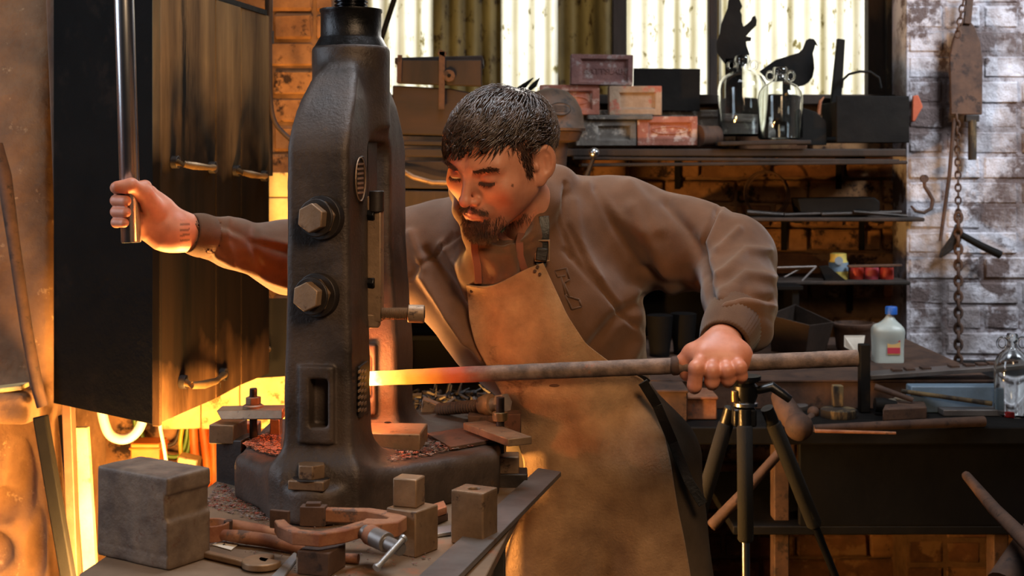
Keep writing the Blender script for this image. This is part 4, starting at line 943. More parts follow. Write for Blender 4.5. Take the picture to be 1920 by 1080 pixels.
# ---- hair: thousands of tapered locks over a cap
def strand_mesh(paths, w0, name, m_, parent):
    n = paths.shape[1]; N_ = len(paths); V = np.zeros((N_, n, 3, 3)); tn = np.zeros_like(paths); tn[:, 1:-1] = paths[:, 2:] - paths[:, :-2]; tn[:, 0] = paths[:, 1] - paths[:, 0]; tn[:, -1] = paths[:, -1] - paths[:, -2]
    tn /= np.linalg.norm(tn, axis=2, keepdims=True) + 1e-9
    out = paths - HC; out /= np.linalg.norm(out, axis=2, keepdims=True) + 1e-9
    side = np.cross(tn, out); side /= np.linalg.norm(side, axis=2, keepdims=True) + 1e-9; out = np.cross(side, tn)
    tw = np.interp(np.linspace(0, 1, n), [0, .3, .7, 1], [.8, 1, .8, .08])[None, :, None] * w0[:, None, None]
    V[:, :, 0] = paths - side * tw; V[:, :, 1] = paths + side * tw; V[:, :, 2] = paths + out * tw * .7
    base = (np.arange(N_)[:, None, None] * n + np.arange(n - 1)[None, :, None]) * 3
    k = np.arange(3)[None, None]; Q = np.stack([base + k, base + (k + 1) % 3, base + 3 + (k + 1) % 3, base + 3 + k], -1).reshape(-1, 4)
    return np_mesh(name, V.reshape(-1, 3), Q, m_, parent)
def scalp(dirs, r=1.0):                         # local direction -> scalp point
    c = np.array([0, .012, .024]); e = np.array([.0745, .095, .077]) * r; return c + dirs * e
crown = np.array([.012, .050, .085]); crown = crown / np.linalg.norm(crown)
def hair_paths(N_, seed, lift, length):
    r = np.random.default_rng(seed); P_ = []
    while len(P_) < N_:
        d = r.normal(size=3); d /= np.linalg.norm(d)
        x, y, z = d
        if z < -.30 and y < .2: continue
        if z < -.72: continue
        front = -y
        if front > .15 and z < .40 + .42 * max(x, 0) * (1 if x < .62 else 0) - .05 * max(-x, 0): continue         # forehead hairline, higher over the image-right temple
        if abs(x) > .5 and z < -.02 and -.30 < y < .34: continue                                                  # ear
        if front > .15 and abs(x) > .62 and z < .12: continue
        P_.append(d)
    Dd = np.array(P_); n = 12; out = np.zeros((N_, n, 3))
    flow = Dd - crown * (Dd @ crown)[:, None]; flow /= np.linalg.norm(flow, axis=1, keepdims=True) + 1e-6
    bias = np.array([-.75, -.9, 0]); frontness = np.clip(-Dd[:, 1] + .45, 0, 1)[:, None] * np.clip(Dd[:, 2], 0, 1)[:, None]
    flow = flow + bias * frontness * 1.6 + r.normal(size=(N_, 3)) * .22
    clump = np.stack([fbm(Dd, 7, 21 + k, 2) for k in range(3)], 1) * .85; flow = flow + clump
    ln = length * r.uniform(.7, 1.15, N_) * np.where(Dd[:, 2] < .05, .36, 1) * np.where(np.abs(Dd[:, 0]) > .68, .42, 1) * (1 - .30 * np.clip(Dd[:, 0], 0, 1)) * (1 + .75 * np.clip(-Dd[:, 0] + .25, 0, .8) * (Dd[:, 1] < -.2))
    cur = Dd.copy()
    for k in range(n):
        t = k / (n - 1); rad = 1 + lift * (.25 + 1.0 * math.sin(min(1, t * 1.15) * math.pi * .75)) * r.uniform(.85, 1.15, N_) * (np.where(Dd[:, 2] < .05, .35, 1))
        pt = scalp(cur, 1.0) + cur * (rad - 1)[:, None] * .09
        out[:, k] = pt
        f = flow - cur * (flow * cur).sum(1, keepdims=True); f /= np.linalg.norm(f, axis=1, keepdims=True) + 1e-6
        cur = cur + f * (ln / (n - 1) / .09)[:, None]; 
        # hair past the forehead falls straight instead of hugging the brow
        nr = np.linalg.norm(cur, axis=1, keepdims=True); hang = (cur[:, 2:3] < .30) & (cur[:, 1:2] < -.3) & (Dd[:, 2:3] > .05)
        cur = np.where(hang, cur / np.minimum(nr, 1.16), cur / nr)
    return out @ HMn.T + HC
hp = np.concatenate([hair_paths(5600, 3, .07, .075), hair_paths(3200, 4, .14, .092)])
wd = RNG.uniform(.0007, .0016, len(hp))
strand_mesh(hp, wd, 'hair', 'hair_brown', person)
def capfn(p):
    q, ax = head_loc(p); d = ell(q, (0, .013, .026), (.0765, .0975, .0825))
    cut = np.maximum(-(q[:, 1]) * 1.0 - .030, 0); lim = np.where(q[:, 1] < -.02, .062, np.where(q[:, 1] < .03, .012, -.055))
    lim = np.interp(q[:, 1], [-.09, -.045, -.02, .02, .05], [.066, .062, .045, .030, -.04]); return smax(d, lim - q[:, 2], .006)
np_mesh('hair_base', *surface_nets(capfn, HC + [-.13, -.13, -.13], HC + [.13, .13, .15], .004), 'hair_brown', person)
# sideburn, eyebrows, moustache and goatee
def tufts(fn_pos, N_, L_, seed, w_=.0006, name='beard', dirf=None):
    r = np.random.default_rng(seed); out = []
    for _ in range(N_):
        p0, d = fn_pos(r); p0 = np.array(p0); d = np.array(d, float) + r.normal(size=3) * .25; d /= np.linalg.norm(d); l = L_ * r.uniform(.6, 1.2)
        out.append([p0 + d * l * t + np.array([0, 0, -.12 * l * t * t]) for t in np.linspace(0, 1, 5)])
    o = np.array(out) @ HMn.T + HC; return strand_mesh(o, np.full(N_, w_), name, 'beard_brown', person)
def snap(x, z, y0=-.14):                        # skin surface at local x,z seen from the front
    y = y0
    for _ in range(40):
        w_ = (HC + HMn @ np.array([x, y, z])).astype(np.float32)[None]; dd = float(head_sdf(w_)[0]); y += max(dd, 0) * .9
        if dd < 2e-4: break
    return y
YG = {}
def ysurf(x, z):
    k = (round(abs(x) / .0014), round(z / .0014))
    if k not in YG: YG[k] = snap(k[0] * .0014, k[1] * .0014)
    return YG[k]
def goatee(r):
    while True:
        x = r.normal() * .018; z = r.uniform(-.118, -.070)
        if abs(x) < .042 and not (abs(x) < .019 and z > -.074): break
    return (x, ysurf(x, z) + .0005, z), (x * 6, -.35, -1)
def moust(r):
    x = r.uniform(-.026, .026); z = -.0505 - abs(x) * .30 + r.normal() * .0022; return (x, ysurf(x, z), z), (np.sign(x) * .9, -.25, -.7)
def jawst(r):
    s = r.choice([-1, 1]); t = r.uniform(0, 1); x = s * (.03 + .03 * t + r.normal() * .004); z = -.098 + .045 * t + r.normal() * .010; return (x, ysurf(x, z) if abs(x) < .052 else ysurf(.052 * s, z) + .02, z), (s * .1, 0, -1)
tufts(goatee, 2000, .011, 5, .00045); tufts(moust, 420, .007, 6, .0004, 'moustache')
def brow(r):
    s = r.choice([-1, 1]); t = r.uniform(0, 1); x = s * (.014 + .036 * t); z = .0155 + .0030 * math.sin(t * 2.2) + r.normal() * .0016; return (x, ysurf(x, z), z), (s * 1.0, -.1, .02)
tufts(brow, 330, .0085, 8, .00045, 'eyebrows')
tag(bpy.data.objects['eyebrows'], kind='stuff')
def side_x(y, z):
    x = .11
    for _ in range(40):
        w_ = (HC + HMn @ np.array([x, y, z])).astype(np.float32)[None]; dd = float(head_sdf(w_)[0]); x -= max(dd, 0) * .9
        if dd < 2e-4: break
    return x
def sideburn(r):
    s = r.choice([-1, 1]); z = r.uniform(-.016, .062); t = (z + .016) / .078; y = -.016 - .016 * t + r.normal() * (.004 + .006 * t); x = side_x(y, z) + .0006; return (s * x, y, z), (s * .12, -.25 + .3 * (1 - t), -1)
tufts(sideburn, 900, .013, 12, .0006, 'sideburns'); tag(bpy.data.objects['sideburns'], kind='stuff')
def lash(r):
    s = r.choice([-1, 1]); t = r.uniform(-1, 1); x = s * (.0315 + .013 * t); z = -.0062 + .0022 * t * t * .5; return (x, ysurf(x, z) - .001, z), (s * .2 * t, -.6, -.8)
tufts(lash, 260, .006, 10, .0004, 'eyelashes')
for n_ in ('eyelashes', 'beard', 'moustache', 'hair'): tag(bpy.data.objects[n_], kind='stuff')
# ================================================================ WORK TABLE AND WHAT LIES ON IT
tb = thing('work_table', 'heavy steel-topped work table, many-sided, dusty with mill scale', 'table', (-.25, 1.8, 0))
tp = [T(60, 1230), T(150, 1075), T(362, 935), T(404, 903), T(560, 872), T(900, 872), T(988, 915), T(975, 955), T(905, 1092), T(800, 1300)]
m = MB(); m.prism([p - Vector((0, 0, .014)) for p in tp], (0, 0, .014)); m.build('table_top', 'table_steel', tb, bevel=.0015)
for (x, y) in ((-.40, 1.62), (-.05, 1.62), (-.42, 2.12), (-.04, 2.12)):
    MB().box((x, y, .4585), (.06, .06, .915)).build('leg', 'table_leg', tb, bevel=.003)
for a_, b_ in (((-.40, 1.62), (-.05, 1.62)), ((-.42, 2.12), (-.04, 2.12)), ((-.40, 1.62), (-.42, 2.12)), ((-.05, 1.62), (-.04, 2.12))):
    MB().bar((a_[0], a_[1], .88), (b_[0], b_[1], .88), .03, .07).build('rail', 'table_leg', tb, bevel=.003)
def on_table(px, py, z): return T(px, py, z)
def block_on(c0, c1, depth, h, z=ZT, name='x', m_='brown_steel', bev=.002, parent=None):   # front edge c0->c1 (on plane), goes back by depth
    e = (c1 - c0); e.z = 0; n_ = Vector((-e.y, e.x, 0)).normalized()
    if n_.y < 0: n_ = -n_
    m = MB(); m.prism([c0, c1, c1 + n_ * depth, c0 + n_ * depth], (0, 0, h)); return m.build(name, m_, parent, bevel=bev), n_
# big square block with an undercut lip
c0 = T(181, 1041); c1 = T(315, 1072)
e = (c1 - c0).normalized(); n_ = Vector((-e.y, e.x, 0)); d_ = .075; m = MB()
L_ = (c1 - c0).length
prof = [(0, 0), (L_, 0), (L_, .094), (L_ - .0, .094)]
m.prism([c0, c1, c1 + n_ * d_, c0 + n_ * d_], (0, 0, .118))
blk = thing('steel_block', 'big square rusty steel block with a lipped top on the table corner', 'block', c0 + e * L_ / 2 + n_ * d_ / 2)
def blk_sdf(p):
    q = p - _v(c0 + e * L_ / 2 + n_ * d_ / 2 + Vector((0, 0, .059))); u = q[:, 0] * e.x + q[:, 1] * e.y; v = q[:, 0] * n_.x + q[:, 1] * n_.y
    w_ = np.stack([u, v, q[:, 2]], 1); d = rbox(w_, (0, 0, 0), (L_ / 2, d_ / 2, .059), .0035)
    d = smax(d, -rbox(w_, (L_ / 2 + .001, .008, .020), (.006, .05, .016), .004), .003)
    d = smax(d, -rbox(w_, (-.0, -d_ / 2, -.040), (.2, .0008, .0008), .0002), .001)
    return d + .0007 * fbm(p, 90, 41, 3)
np_mesh('block_body', *surface_nets(blk_sdf, np.minimum(c0, c1) - [.03, .02, .004], np.maximum(c0, c1) + [.07, .12, .13], .0028), 'block_steel', blk)
# stepped die and drilled die
d1 = thing('stepped_die', 'square steel die with a smaller square block on top', 'die', T(765, 1035))
block_on(T(724, 1036), T(779, 1047), .050, .060, name='die_body', parent=d1)
block_on(T(736, 950, ZT + .06), T(781, 954, ZT + .06), .030, .038, name='die_head', parent=d1)
c0 = T(845, 1019); c1 = T(906, 1028); e = (c1 - c0).normalized(); n_ = Vector((-e.y, e.x, 0)); cc = (c0 + c1) / 2 + n_ * .021; L_ = (c1 - c0).length
def die_sdf(p, cc=cc, e=e, n_=n_, L_=L_):
    q = p - _v(cc + Vector((0, 0, .0365))); w_ = np.stack([q[:, 0] * e.x + q[:, 1] * e.y, q[:, 0] * n_.x + q[:, 1] * n_.y, q[:, 2]], 1)
    d = rbox(w_, (0, 0, 0), (L_ / 2, .021, .0365), .0015); r_ = np.sqrt(w_[:, 0] ** 2 + w_[:, 1] ** 2) - .0085
    return smax(d, -smax(r_, .01 - w_[:, 2], .001), .001)
d2 = thing('drilled_die', 'tall square steel die with a round hole in its top, by the long flat bar', 'die', cc)
np_mesh('die_body', *surface_nets(die_sdf, np.array(cc) - [.04, .04, .004], np.array(cc) + [.04, .04, .08], .0019), 'brown_steel', d2, smooth=40)
# flat bars and scraps
def flat(pix, z, th, name, m_, label, cat='flat bar', bev=.0008):
    m = MB(); m.prism([T(x, y, z + th) - Vector((0, 0, th)) for x, y in pix], (0, 0, th)); return tag(m.build(name, m_, bevel=bev), label, cat)
flat([(740, 1120), (820, 1120), (1052, 884), (1009, 877)], ZT + .004, .008, 'flat_bar', 'strip_steel', 'long dark flat steel bar lying across the table and over its edge')
flat([(470, 1120), (505, 1120), (556, 1047), (556, 1030)], ZT + .001, .004, 'flat_bar', 'pale_steel', 'short bright flat strip left of the clamp and its small block')
flat([(803, 990), (846, 984), (846, 997), (803, 1003)], ZT + .001, .005, 'flat_bar', 'pale_steel', 'pale metal strip between the two square dies')
flat([(800, 960), (834, 950), (840, 962), (806, 976)], ZT + .001, .010, 'flat_bar', 'rust_dark', 'small dark offcut between the dies under the rusty one')
flat([(740, 968), (832, 938), (838, 950), (760, 978)], ZT + .012, .010, 'steel_wedge', 'rust', 'rust-red tapered wedge behind the stepped die', 'wedge')
flat([(398, 1021), (413, 1012), (447, 1020), (433, 1031)], ZT + .001, .0008, 'paper_tag', 'shirt_white', 'small white paper tag with a dark mark, on the table', 'tag', 0)
m = MB(); c_ = T(420, 1021, ZT + .0022); m.cyl(c_, c_ + Vector((0, 0, .0004)), .0018, n=10); tg = bpy.data.objects['paper_tag']; m.build('ink_mark', 'soot_black', tg)
# spanner
sp = thing('spanner', 'long open-ended spanner lying flat in front of the tongs', 'spanner', T(440, 1050))
m = MB(); m.bar(T(362, 1033, ZT + .006), T(468, 1058, ZT + .006), .011, .008); m.build('shank', 'brown_steel', sp, bevel=.002)
cj = T(492, 1062, ZT + .002); th0 = math.atan2((T(530, 1060) - cj).y, (T(530, 1060) - cj).x); ring = []
for a_ in np.linspace(R(38), R(322), 22): ring.append(cj + Vector((math.cos(a_ + th0), math.sin(a_ + th0), 0)) * .026)
for a_ in np.linspace(R(-50), R(50), 9)[::-1]: ring.append(cj + Vector((math.cos(th0 + R(180) - 0), math.sin(th0 + R(180)), 0)) * -.012 + Vector((math.cos(a_ * -1 + th0 + R(180)), math.sin(-a_ + th0 + R(180)), 0)) * .017)
m = MB(); m.prism(ring, (0, 0, .009)); m.build('jaw', 'brown_steel', sp, bevel=.0015)
# tongs
tg = thing('ring_tongs', 'rusty orange blacksmith tongs with a round ring jaw', 'tongs', T(430, 990))
rc = T(396, 990, ZT + .018); m = MB()
m.lathe(rc - Vector((0, 0, .014)), [(.0205, 0), (.0245, .0), (.0245, .022), (.0205, .022)], n=36); m.f.pop(); m.f.pop(); nseg = 36
m.f += [(3 * nseg + k, 3 * nseg + (k + 1) % nseg, (k + 1) % nseg, k) for k in range(nseg)]
m.build('ring_jaw', 'rust', tg, bevel=.001, smooth=40)
m = MB(); m.tube([T(412, 985, ZT + .014), T(440, 987, ZT + .016), T(490, 995, ZT + .014), T(530, 1004, ZT + .012)], [.008, .0095, .0085, .007], 12); m.build('upper_rein', 'rust', tg, smooth=60)
m = MB(); m.tube([T(410, 1002, ZT + .012), T(450, 1006, ZT + .013), T(500, 1013, ZT + .012), T(572, 1030, ZT + .009), T(640, 1046, ZT + .007), T(672, 1048, ZT + .007)], [.007, .009, .009, .0075, .0065, .0065], 12); m.build('lower_rein', 'rust', tg, smooth=60)
m = MB(); c_ = T(428, 993, ZT + .014); m.cyl(c_ - Vector((0, 0, .01)), c_ + Vector((0, 0, .013)), .006, n=14); m.build('pivot', 'rust_dark', tg, bevel=.001)
# small block carrying the clamp
o, _ = block_on(T(557, 1077), T(617, 1083), .050, .030, name='support_block', m_='rust_dark', bev=.0015); tag(o, 'dark square block directly under the rusty clamp', 'block')
# screw clamp
cl = thing('screw_clamp', 'rusty C-shaped screw clamp with a sliding T-handle', 'clamp', T(620, 1000, ZT + .04)); ZC = ZT + .045
def fb(pix, w_, h_, name, m_='rust', par=cl, z=ZC):
    ps = [T(x, y, z) for x, y in pix]; vs = []; n2 = len(ps)
    for k, p_ in enumerate(ps):
        d = (ps[min(k + 1, n2 - 1)] - ps[max(k - 1, 0)]).normalized(); s = Vector((d.y, -d.x, 0)).normalized(); ww = w_[k] if hasattr(w_, '__len__') else w_
        for o_, t_ in ((-1, -1), (1, -1), (1, 1), (-1, 1)): vs.append(p_ + s * ww / 2 * o_ + Vector((0, 0, h_ / 2 * t_)))
    fs = [(4 * k + q, 4 * k + (q + 1) % 4, 4 * k + 4 + (q + 1) % 4, 4 * k + 4 + q) for k in range(n2 - 1) for q in range(4)] + [(0, 1, 2, 3), (4 * n2 - 1, 4 * n2 - 2, 4 * n2 - 3, 4 * n2 - 4)]
    return MB().add(vs, fs).build(name, m_, par, bevel=.002)
fb([(524, 986), (532, 996), (556, 1007), (600, 1011), (640, 1004), (672, 994), (695, 988)], [.014, .016, .016, .016, .017, .018, .018], .017, 'front_arm')
fb([(590, 964), (640, 966), (690, 967), (725, 973), (752, 983)], [.013, .014, .016, .02, .02], .018, 'back_arm')
fb([(752, 980), (735, 990), (705, 992), (680, 990)], [.018, .024, .028, .024], .020, 'spine')
m = MB(); c_ = T(588, 966, ZC); m.box(c_, (.034, .018, .026), Matrix.Rotation(R(-6), 3, 'Z')); m.box(c_ + Vector((0, 0, .0145)), (.02, .012, .006)); m.build('jaw_pad', 'rust_dark', cl, bevel=.001)
m = MB(); m.box(T(525, 978, ZC) + Vector((0, 0, .003)), (.028, .006, .024), Matrix.Rotation(R(-20), 3, 'Z')); m.build('swivel_pad', 'rust_dark', cl, bevel=.001)
a_ = T(684, 998, ZC); b_ = T(752, 1030, ZC - .006)
m = MB(); m.tube([a_, a_.lerp(b_, .25), a_.lerp(b_, .26), a_.lerp(b_, .62), a_.lerp(b_, .63), b_], [.010, .011, .0125, .0125, .0085, .0085], 18); so_ = m.build('screw', 'strip_steel', cl, bevel=.0006, smooth=40)
m = MB(); m.cyl(a_.lerp(b_, .12), a_.lerp(b_, .30), .0128, n=18); m.build('collar', 'rust', so_, bevel=.001, smooth=40)
h0 = T(705, 1066, ZC - .018); h1 = T(758, 1008, ZC + .008)
m = MB(); m.tube([h0, h0.lerp(h1, .06), h0.lerp(h1, .065), h0.lerp(h1, .935), h0.lerp(h1, .94), h1], [.0052, .0052, .0036, .0036, .0052, .0052], 14); m.build('tommy_bar', 'pale_steel', so_, smooth=40)
# bolster plate in the press opening
o = None; bp = thing('bolster_plate', 'thick steel plate with drilled holes under the hot bar, lit orange', 'plate', L2W(.09, CV, 1.0))
M9 = Matrix.Rotation(-R(4), 3, 'Z'); m = MB(); m.box(Vector((-.222, 2.185, 1.0145)), (.168, .088, .027), M9); m.build('plate_body', 'brown_steel', bp, bevel=.002)
for (px, py) in ((741, 779), (727, 792), (712, 787)):
    c_ = T(px, py, 1.0285); m = MB(); m.cyl(c_ - Vector((0, 0, .001)), c_ + Vector((0, 0, .0004)), .0055 if px != 712 else .003, n=18); m.build('hole', 'soot_black', bp)
# left clamp set
lc = thing('strap_clamp', 'strap clamp with nut and stud on packing blocks left of the press', 'clamp', P(430, 920, 2.28))
m = MB(); m.prism([P(405, 920, 2.24), P(452, 925, 2.20), P(452, 826, 2.20), P(405, 824, 2.24)], (.01, .06, 0)); m.build('riser_block', 'dark_iron', lc, bevel=.002)
m = MB(); m.box(P(428, 808, 2.245), (.042, .06, .030), Matrix.Rotation(R(-10), 3, 'Z')); m.build('packing_block', 'brown_steel', lc, bevel=.0015)
m = MB(); m.box(P(470, 808, 2.30), (.03, .03, .030)); m.build('packing_block', 'rust', lc, bevel=.0015)
m = MB(); m.box(P(518, 806, 2.27), (.016, .03, .040)); m.build('packing_block', 'brown_steel', lc, bevel=.0015)
m = MB(); m.prism([P(405, 770, 2.24), P(414, 787, 2.22), P(530, 787, 2.19), P(530, 768, 2.19)], (0, .045, 0)); m.build('strap', 'brown_steel', lc, bevel=.002)
c_ = P(475, 765, 2.235)
m = MB(); m.lathe(c_, [(.017, 0), (.017, .004), (.014, .006), (.008, .006)], n=24); m.build('washer', 'brown_steel', lc, smooth=30)
m = MB(); m.prism([c_ + Vector((.0125 * math.cos(R(60 * k + 20)), .0125 * math.sin(R(60 * k + 20)), .006)) for k in range(6)], (0, 0, .012)); m.build('nut', 'brown_steel', lc, bevel=.001)
m = MB(); m.cyl(c_ - Vector((0, 0, .055)), c_ + Vector((0, 0, .032)), .0062, n=16); m.build('stud', 'dark_iron', lc, bevel=.001, smooth=40)
# right clamp set
rc_ = thing('strap_clamp', 'tilted strap clamp with a round nut at the right rear of the press base', 'clamp', P(935, 830, 2.30))
a_ = P(890, 797, 2.27); b_ = P(975, 828, 2.13); m = MB(); m.bar(a_, b_, .042, .012); m.build('strap', 'brown_steel', rc_, bevel=.0015)
c_ = P(938, 805, 2.23); m = MB(); m.cyl(c_ - Vector((0, 0, .08)), c_ + Vector((0, 0, .052)), .0068, n=16); m.build('stud', 'dark_iron', rc_, bevel=.001, smooth=40)
m = MB(); m.cyl(c_ + Vector((0, 0, .014)), c_ + Vector((0, 0, .028)), .0125, n=24); m.cyl(c_, c_ + Vector((0, 0, .004)), .013, n=24); m.build('nut', 'worn_brass', rc_, bevel=.001, smooth=40)
m = MB(); m.box(P(950, 868, 2.22), (.040, .04, .028)); m.build('packing_block', 'brown_steel', rc_, bevel=.002); m = MB(); m.box(P(962, 900, 2.22), (.046, .05, .030)); m.build('packing_block', 'dark_iron', rc_, bevel=.002)
m = MB(); m.box(P(905, 790, 2.40), (.05, .05, .028)); tag(m.build('steel_packer', 'rust_dark', bevel=.002), 'left one of two rusty packing blocks behind the tilted strap', 'block')
m = MB(); m.box(P(955, 792, 2.36), (.04, .04, .036)); tag(m.build('steel_packer', 'rust_dark', bevel=.002), 'rusty packing block behind the round nut', 'block')
# big bolt lying behind the bolster, and a wedge-shaped bracket
bb = thing('long_bolt', 'long rusty threaded bolt with a flanged end lying behind the press', 'bolt', P(870, 765, 2.42))
a_ = P(822, 768, 2.46); b_ = P(905, 760, 2.40); d_ = (b_ - a_).normalized()
m = MB(); pts = []; rr = []
for k in range(36):
    pts.append(a_.lerp(b_, k / 35)); rr.append(.0115 if k % 2 else .0098)
m.tube(pts, rr, 16); m.build('shank', 'rust_dark', bb, smooth=40)
m = MB(); m.tube([b_ - d_ * .002, b_ + d_ * .012, b_ + d_ * .016, b_ + d_ * .022], [.016, .0195, .0195, .017], 24); m.build('flange', 'brown_steel', bb, smooth=40)
m = MB(); m.prism([b_ + d_ * .036 + frame_from(d_)[0] * .0175 * math.cos(R(60 * k)) + frame_from(d_)[1] * .0175 * math.sin(R(60 * k)) for k in range(6)], d_ * .016); m.cyl(b_ + d_ * .02, b_ + d_ * .037, .011, n=16); m.build('nut', 'pale_steel', bb, bevel=.001)
m = MB(); m.prism([P(788, 775, 2.48), P(792, 748, 2.48), P(850, 770, 2.48), P(870, 790, 2.48), P(810, 795, 2.48)], (0, .03, 0)); tag(m.build('steel_bracket', 'brown_steel', bevel=.002), 'wedge-shaped steel bracket behind the bolster plate', 'bracket')
flat([(800, 812), (845, 838), (935, 822), (880, 800)], 1.0, .006, 'steel_offcut', 'rust_dark', 'flat rusty offcut lying on the press base right of the plate', 'offcut')
# mill scale: flakes on the press base and the table
def flakes(name, poly, z, n, smin_, smax_, m_, label, seed):
    r = random.Random(seed); pts = [T(x, y, z) for x, y in poly]; xs = [p.x for p in pts]; ys = [p.y for p in pts]; m = MB(); c = 0
    def inside(x, y):
        k = False; j = len(pts) - 1
        for i in range(len(pts)):
            if (pts[i].y > y) != (pts[j].y > y) and x < (pts[j].x - pts[i].x) * (y - pts[i].y) / (pts[j].y - pts[i].y) + pts[i].x: k = not k
            j = i
        return k
    while c < n:
        x = r.uniform(min(xs), max(xs)); y = r.uniform(min(ys), max(ys))
        if not inside(x, y): continue
        s = r.uniform(smin_, smax_) * (1 if r.random() < .9 else 1.8); M = Matrix.Rotation(r.uniform(0, 6.28), 3, 'Z') @ Matrix.Rotation(r.uniform(-.5, .5), 3, 'X')
        m.box((x, y, z + .001 + r.uniform(0, .0025)), (s, s * r.uniform(.4, 1), .0006), M); c += 1
    return tag(m.build(name, m_), label, 'scale', kind='stuff')
flakes('mill_scale', [(455, 835), (525, 800), (525, 858), (490, 850)], 1.001, 900, .0015, .005, 'rust', 'reddish mill scale flakes on the press base left of the column', 1)
flakes('mill_scale', [(700, 835), (930, 822), (900, 835), (770, 862), (715, 868)], 1.0005, 900, .0015, .005, 'scale_debris', 'grey and red scale flakes on the press base by the plate', 2)
flakes('mill_scale', [(410, 905), (450, 925), (540, 985), (470, 975), (380, 950)], ZT, 700, .001, .004, 'scale_debris', 'scale flakes on the table left of the press', 3)
flakes('mill_scale', [(360, 1000), (560, 1075), (640, 1085), (840, 1050), (700, 990), (500, 970)], ZT, 260, .001, .003, 'scale_debris', 'scattered scale flakes among the tools on the table', 4)
# pile of swarf in the dark behind the bar
def swarf():
    r = random.Random(9); m = MB()
    for k in range(420):
        px = r.uniform(770, 960); c = P(px, r.uniform(735, 790), r.uniform(3.3, 3.5)); l = r.uniform(.008, .035); d = Vector((r.uniform(-1, 1), r.uniform(-.4, .4), r.uniform(-.5, .5))).normalized(); m.tube([c, c + d * l], r.uniform(.0012, .005), 5)
    return tag(m.build('scrap_heap', 'dark_iron'), 'heap of small dark scrap and offcuts behind the hot bar', 'scrap', kind='stuff')
swarf()
cup = thing('dark_cupboard', 'sooty black open-fronted cupboard against the wall behind the press and smith', 'cupboard', (-.02, 3.98, 0))
for (c_, s_, nm) in (((-.15, 4.10, .69), (.34, .02, 1.37), 'back_panel'), ((-.33, 3.99, .69), (.02, .22, 1.37), 'side_panel'), ((.025, 3.99, .69), (.02, .22, 1.37), 'side_panel'), ((-.15, 3.99, 1.385), (.375, .24, .02), 'top_panel'), ((-.15, 3.99, .95), (.335, .2, .015), 'shelf')):
    MB().box(c_, s_).build(nm, 'soot_black', cup, bevel=.002)
cup = thing('dark_cupboard', 'sooty black open box behind the gap under the smith\'s bent arm', 'cupboard', (.58, 3.98, .925))
for (c_, s_, nm) in (((.585, 4.10, 1.005), (.47, .02, .15), 'back_panel'), ((.36, 4.03, 1.005), (.02, .14, .15), 'side_panel'), ((.81, 4.03, 1.005), (.02, .14, .15), 'side_panel'), ((.585, 4.03, 1.085), (.49, .16, .012), 'top_panel')):
    MB().box(c_, s_).build(nm, 'soot_black', cup, bevel=.002)
sb = thing('scrap_bench', 'dark low bench carrying the scrap heap behind the press', 'bench', (-.2, 3.45, 0))
MB().box((-.24, 3.45, .80), (.54, .5, .04)).build('bench_top', 'soot_black', sb, bevel=.003)
for x in (-.45, -.02): MB().box((x, 3.45, .39), (.05, .45, .78)).build('leg', 'soot_black', sb, bevel=.003)
# ================================================================ THINGS ON AND UNDER THE BACK SHELVES
def text_mesh(s, size, depth, loc, M, m_, name, parent, sx=1):
    cu = bpy.data.curves.new(name, 'FONT'); cu.body = s; cu.size = size; cu.extrude = depth; cu.align_x = 'CENTER'; cu.align_y = 'CENTER'
    t = bpy.data.objects.new('tmp', cu); COL.objects.link(t); dg = bpy.context.evaluated_depsgraph_get(); me = bpy.data.meshes.new_from_object(t.evaluated_get(dg)); bpy.data.objects.remove(t)
    for v in me.vertices: c = v.co.copy(); c.x *= sx; v.co = Vector(loc) + M @ c
    o = bpy.data.objects.new(name, me); COL.objects.link(o); me.materials.append(MATS[m_]); o.parent = parent
    if parent is not None: o.matrix_parent_inverse = Matrix.Translation(parent.location).inverted()
    return o
RX90 = Matrix.Rotation(R(90), 3, 'X')
mat('brick_plum', '5c3f3d', '7a5650', rough=.9, scale=18, bump=.7, bscale=90, spot='8d7f7c', spot_scale=22, spot_amt=.3)
mat('brick_red', '86503f', 'a2695a', rough=.9, scale=18, bump=.7, bscale=90, spot='b79a8c', spot_scale=22, spot_amt=.25)
mat('brick_buff', '8d7560', 'a48b74', rough=.9, scale=18, bump=.7, bscale=90, spot='a55f4c', spot_scale=16, spot_amt=.3)
mat('brick_grey', '4b4642', '6a655f', rough=.9, scale=18, bump=.7, bscale=90, spot='98928a', spot_scale=16, spot_amt=.25)
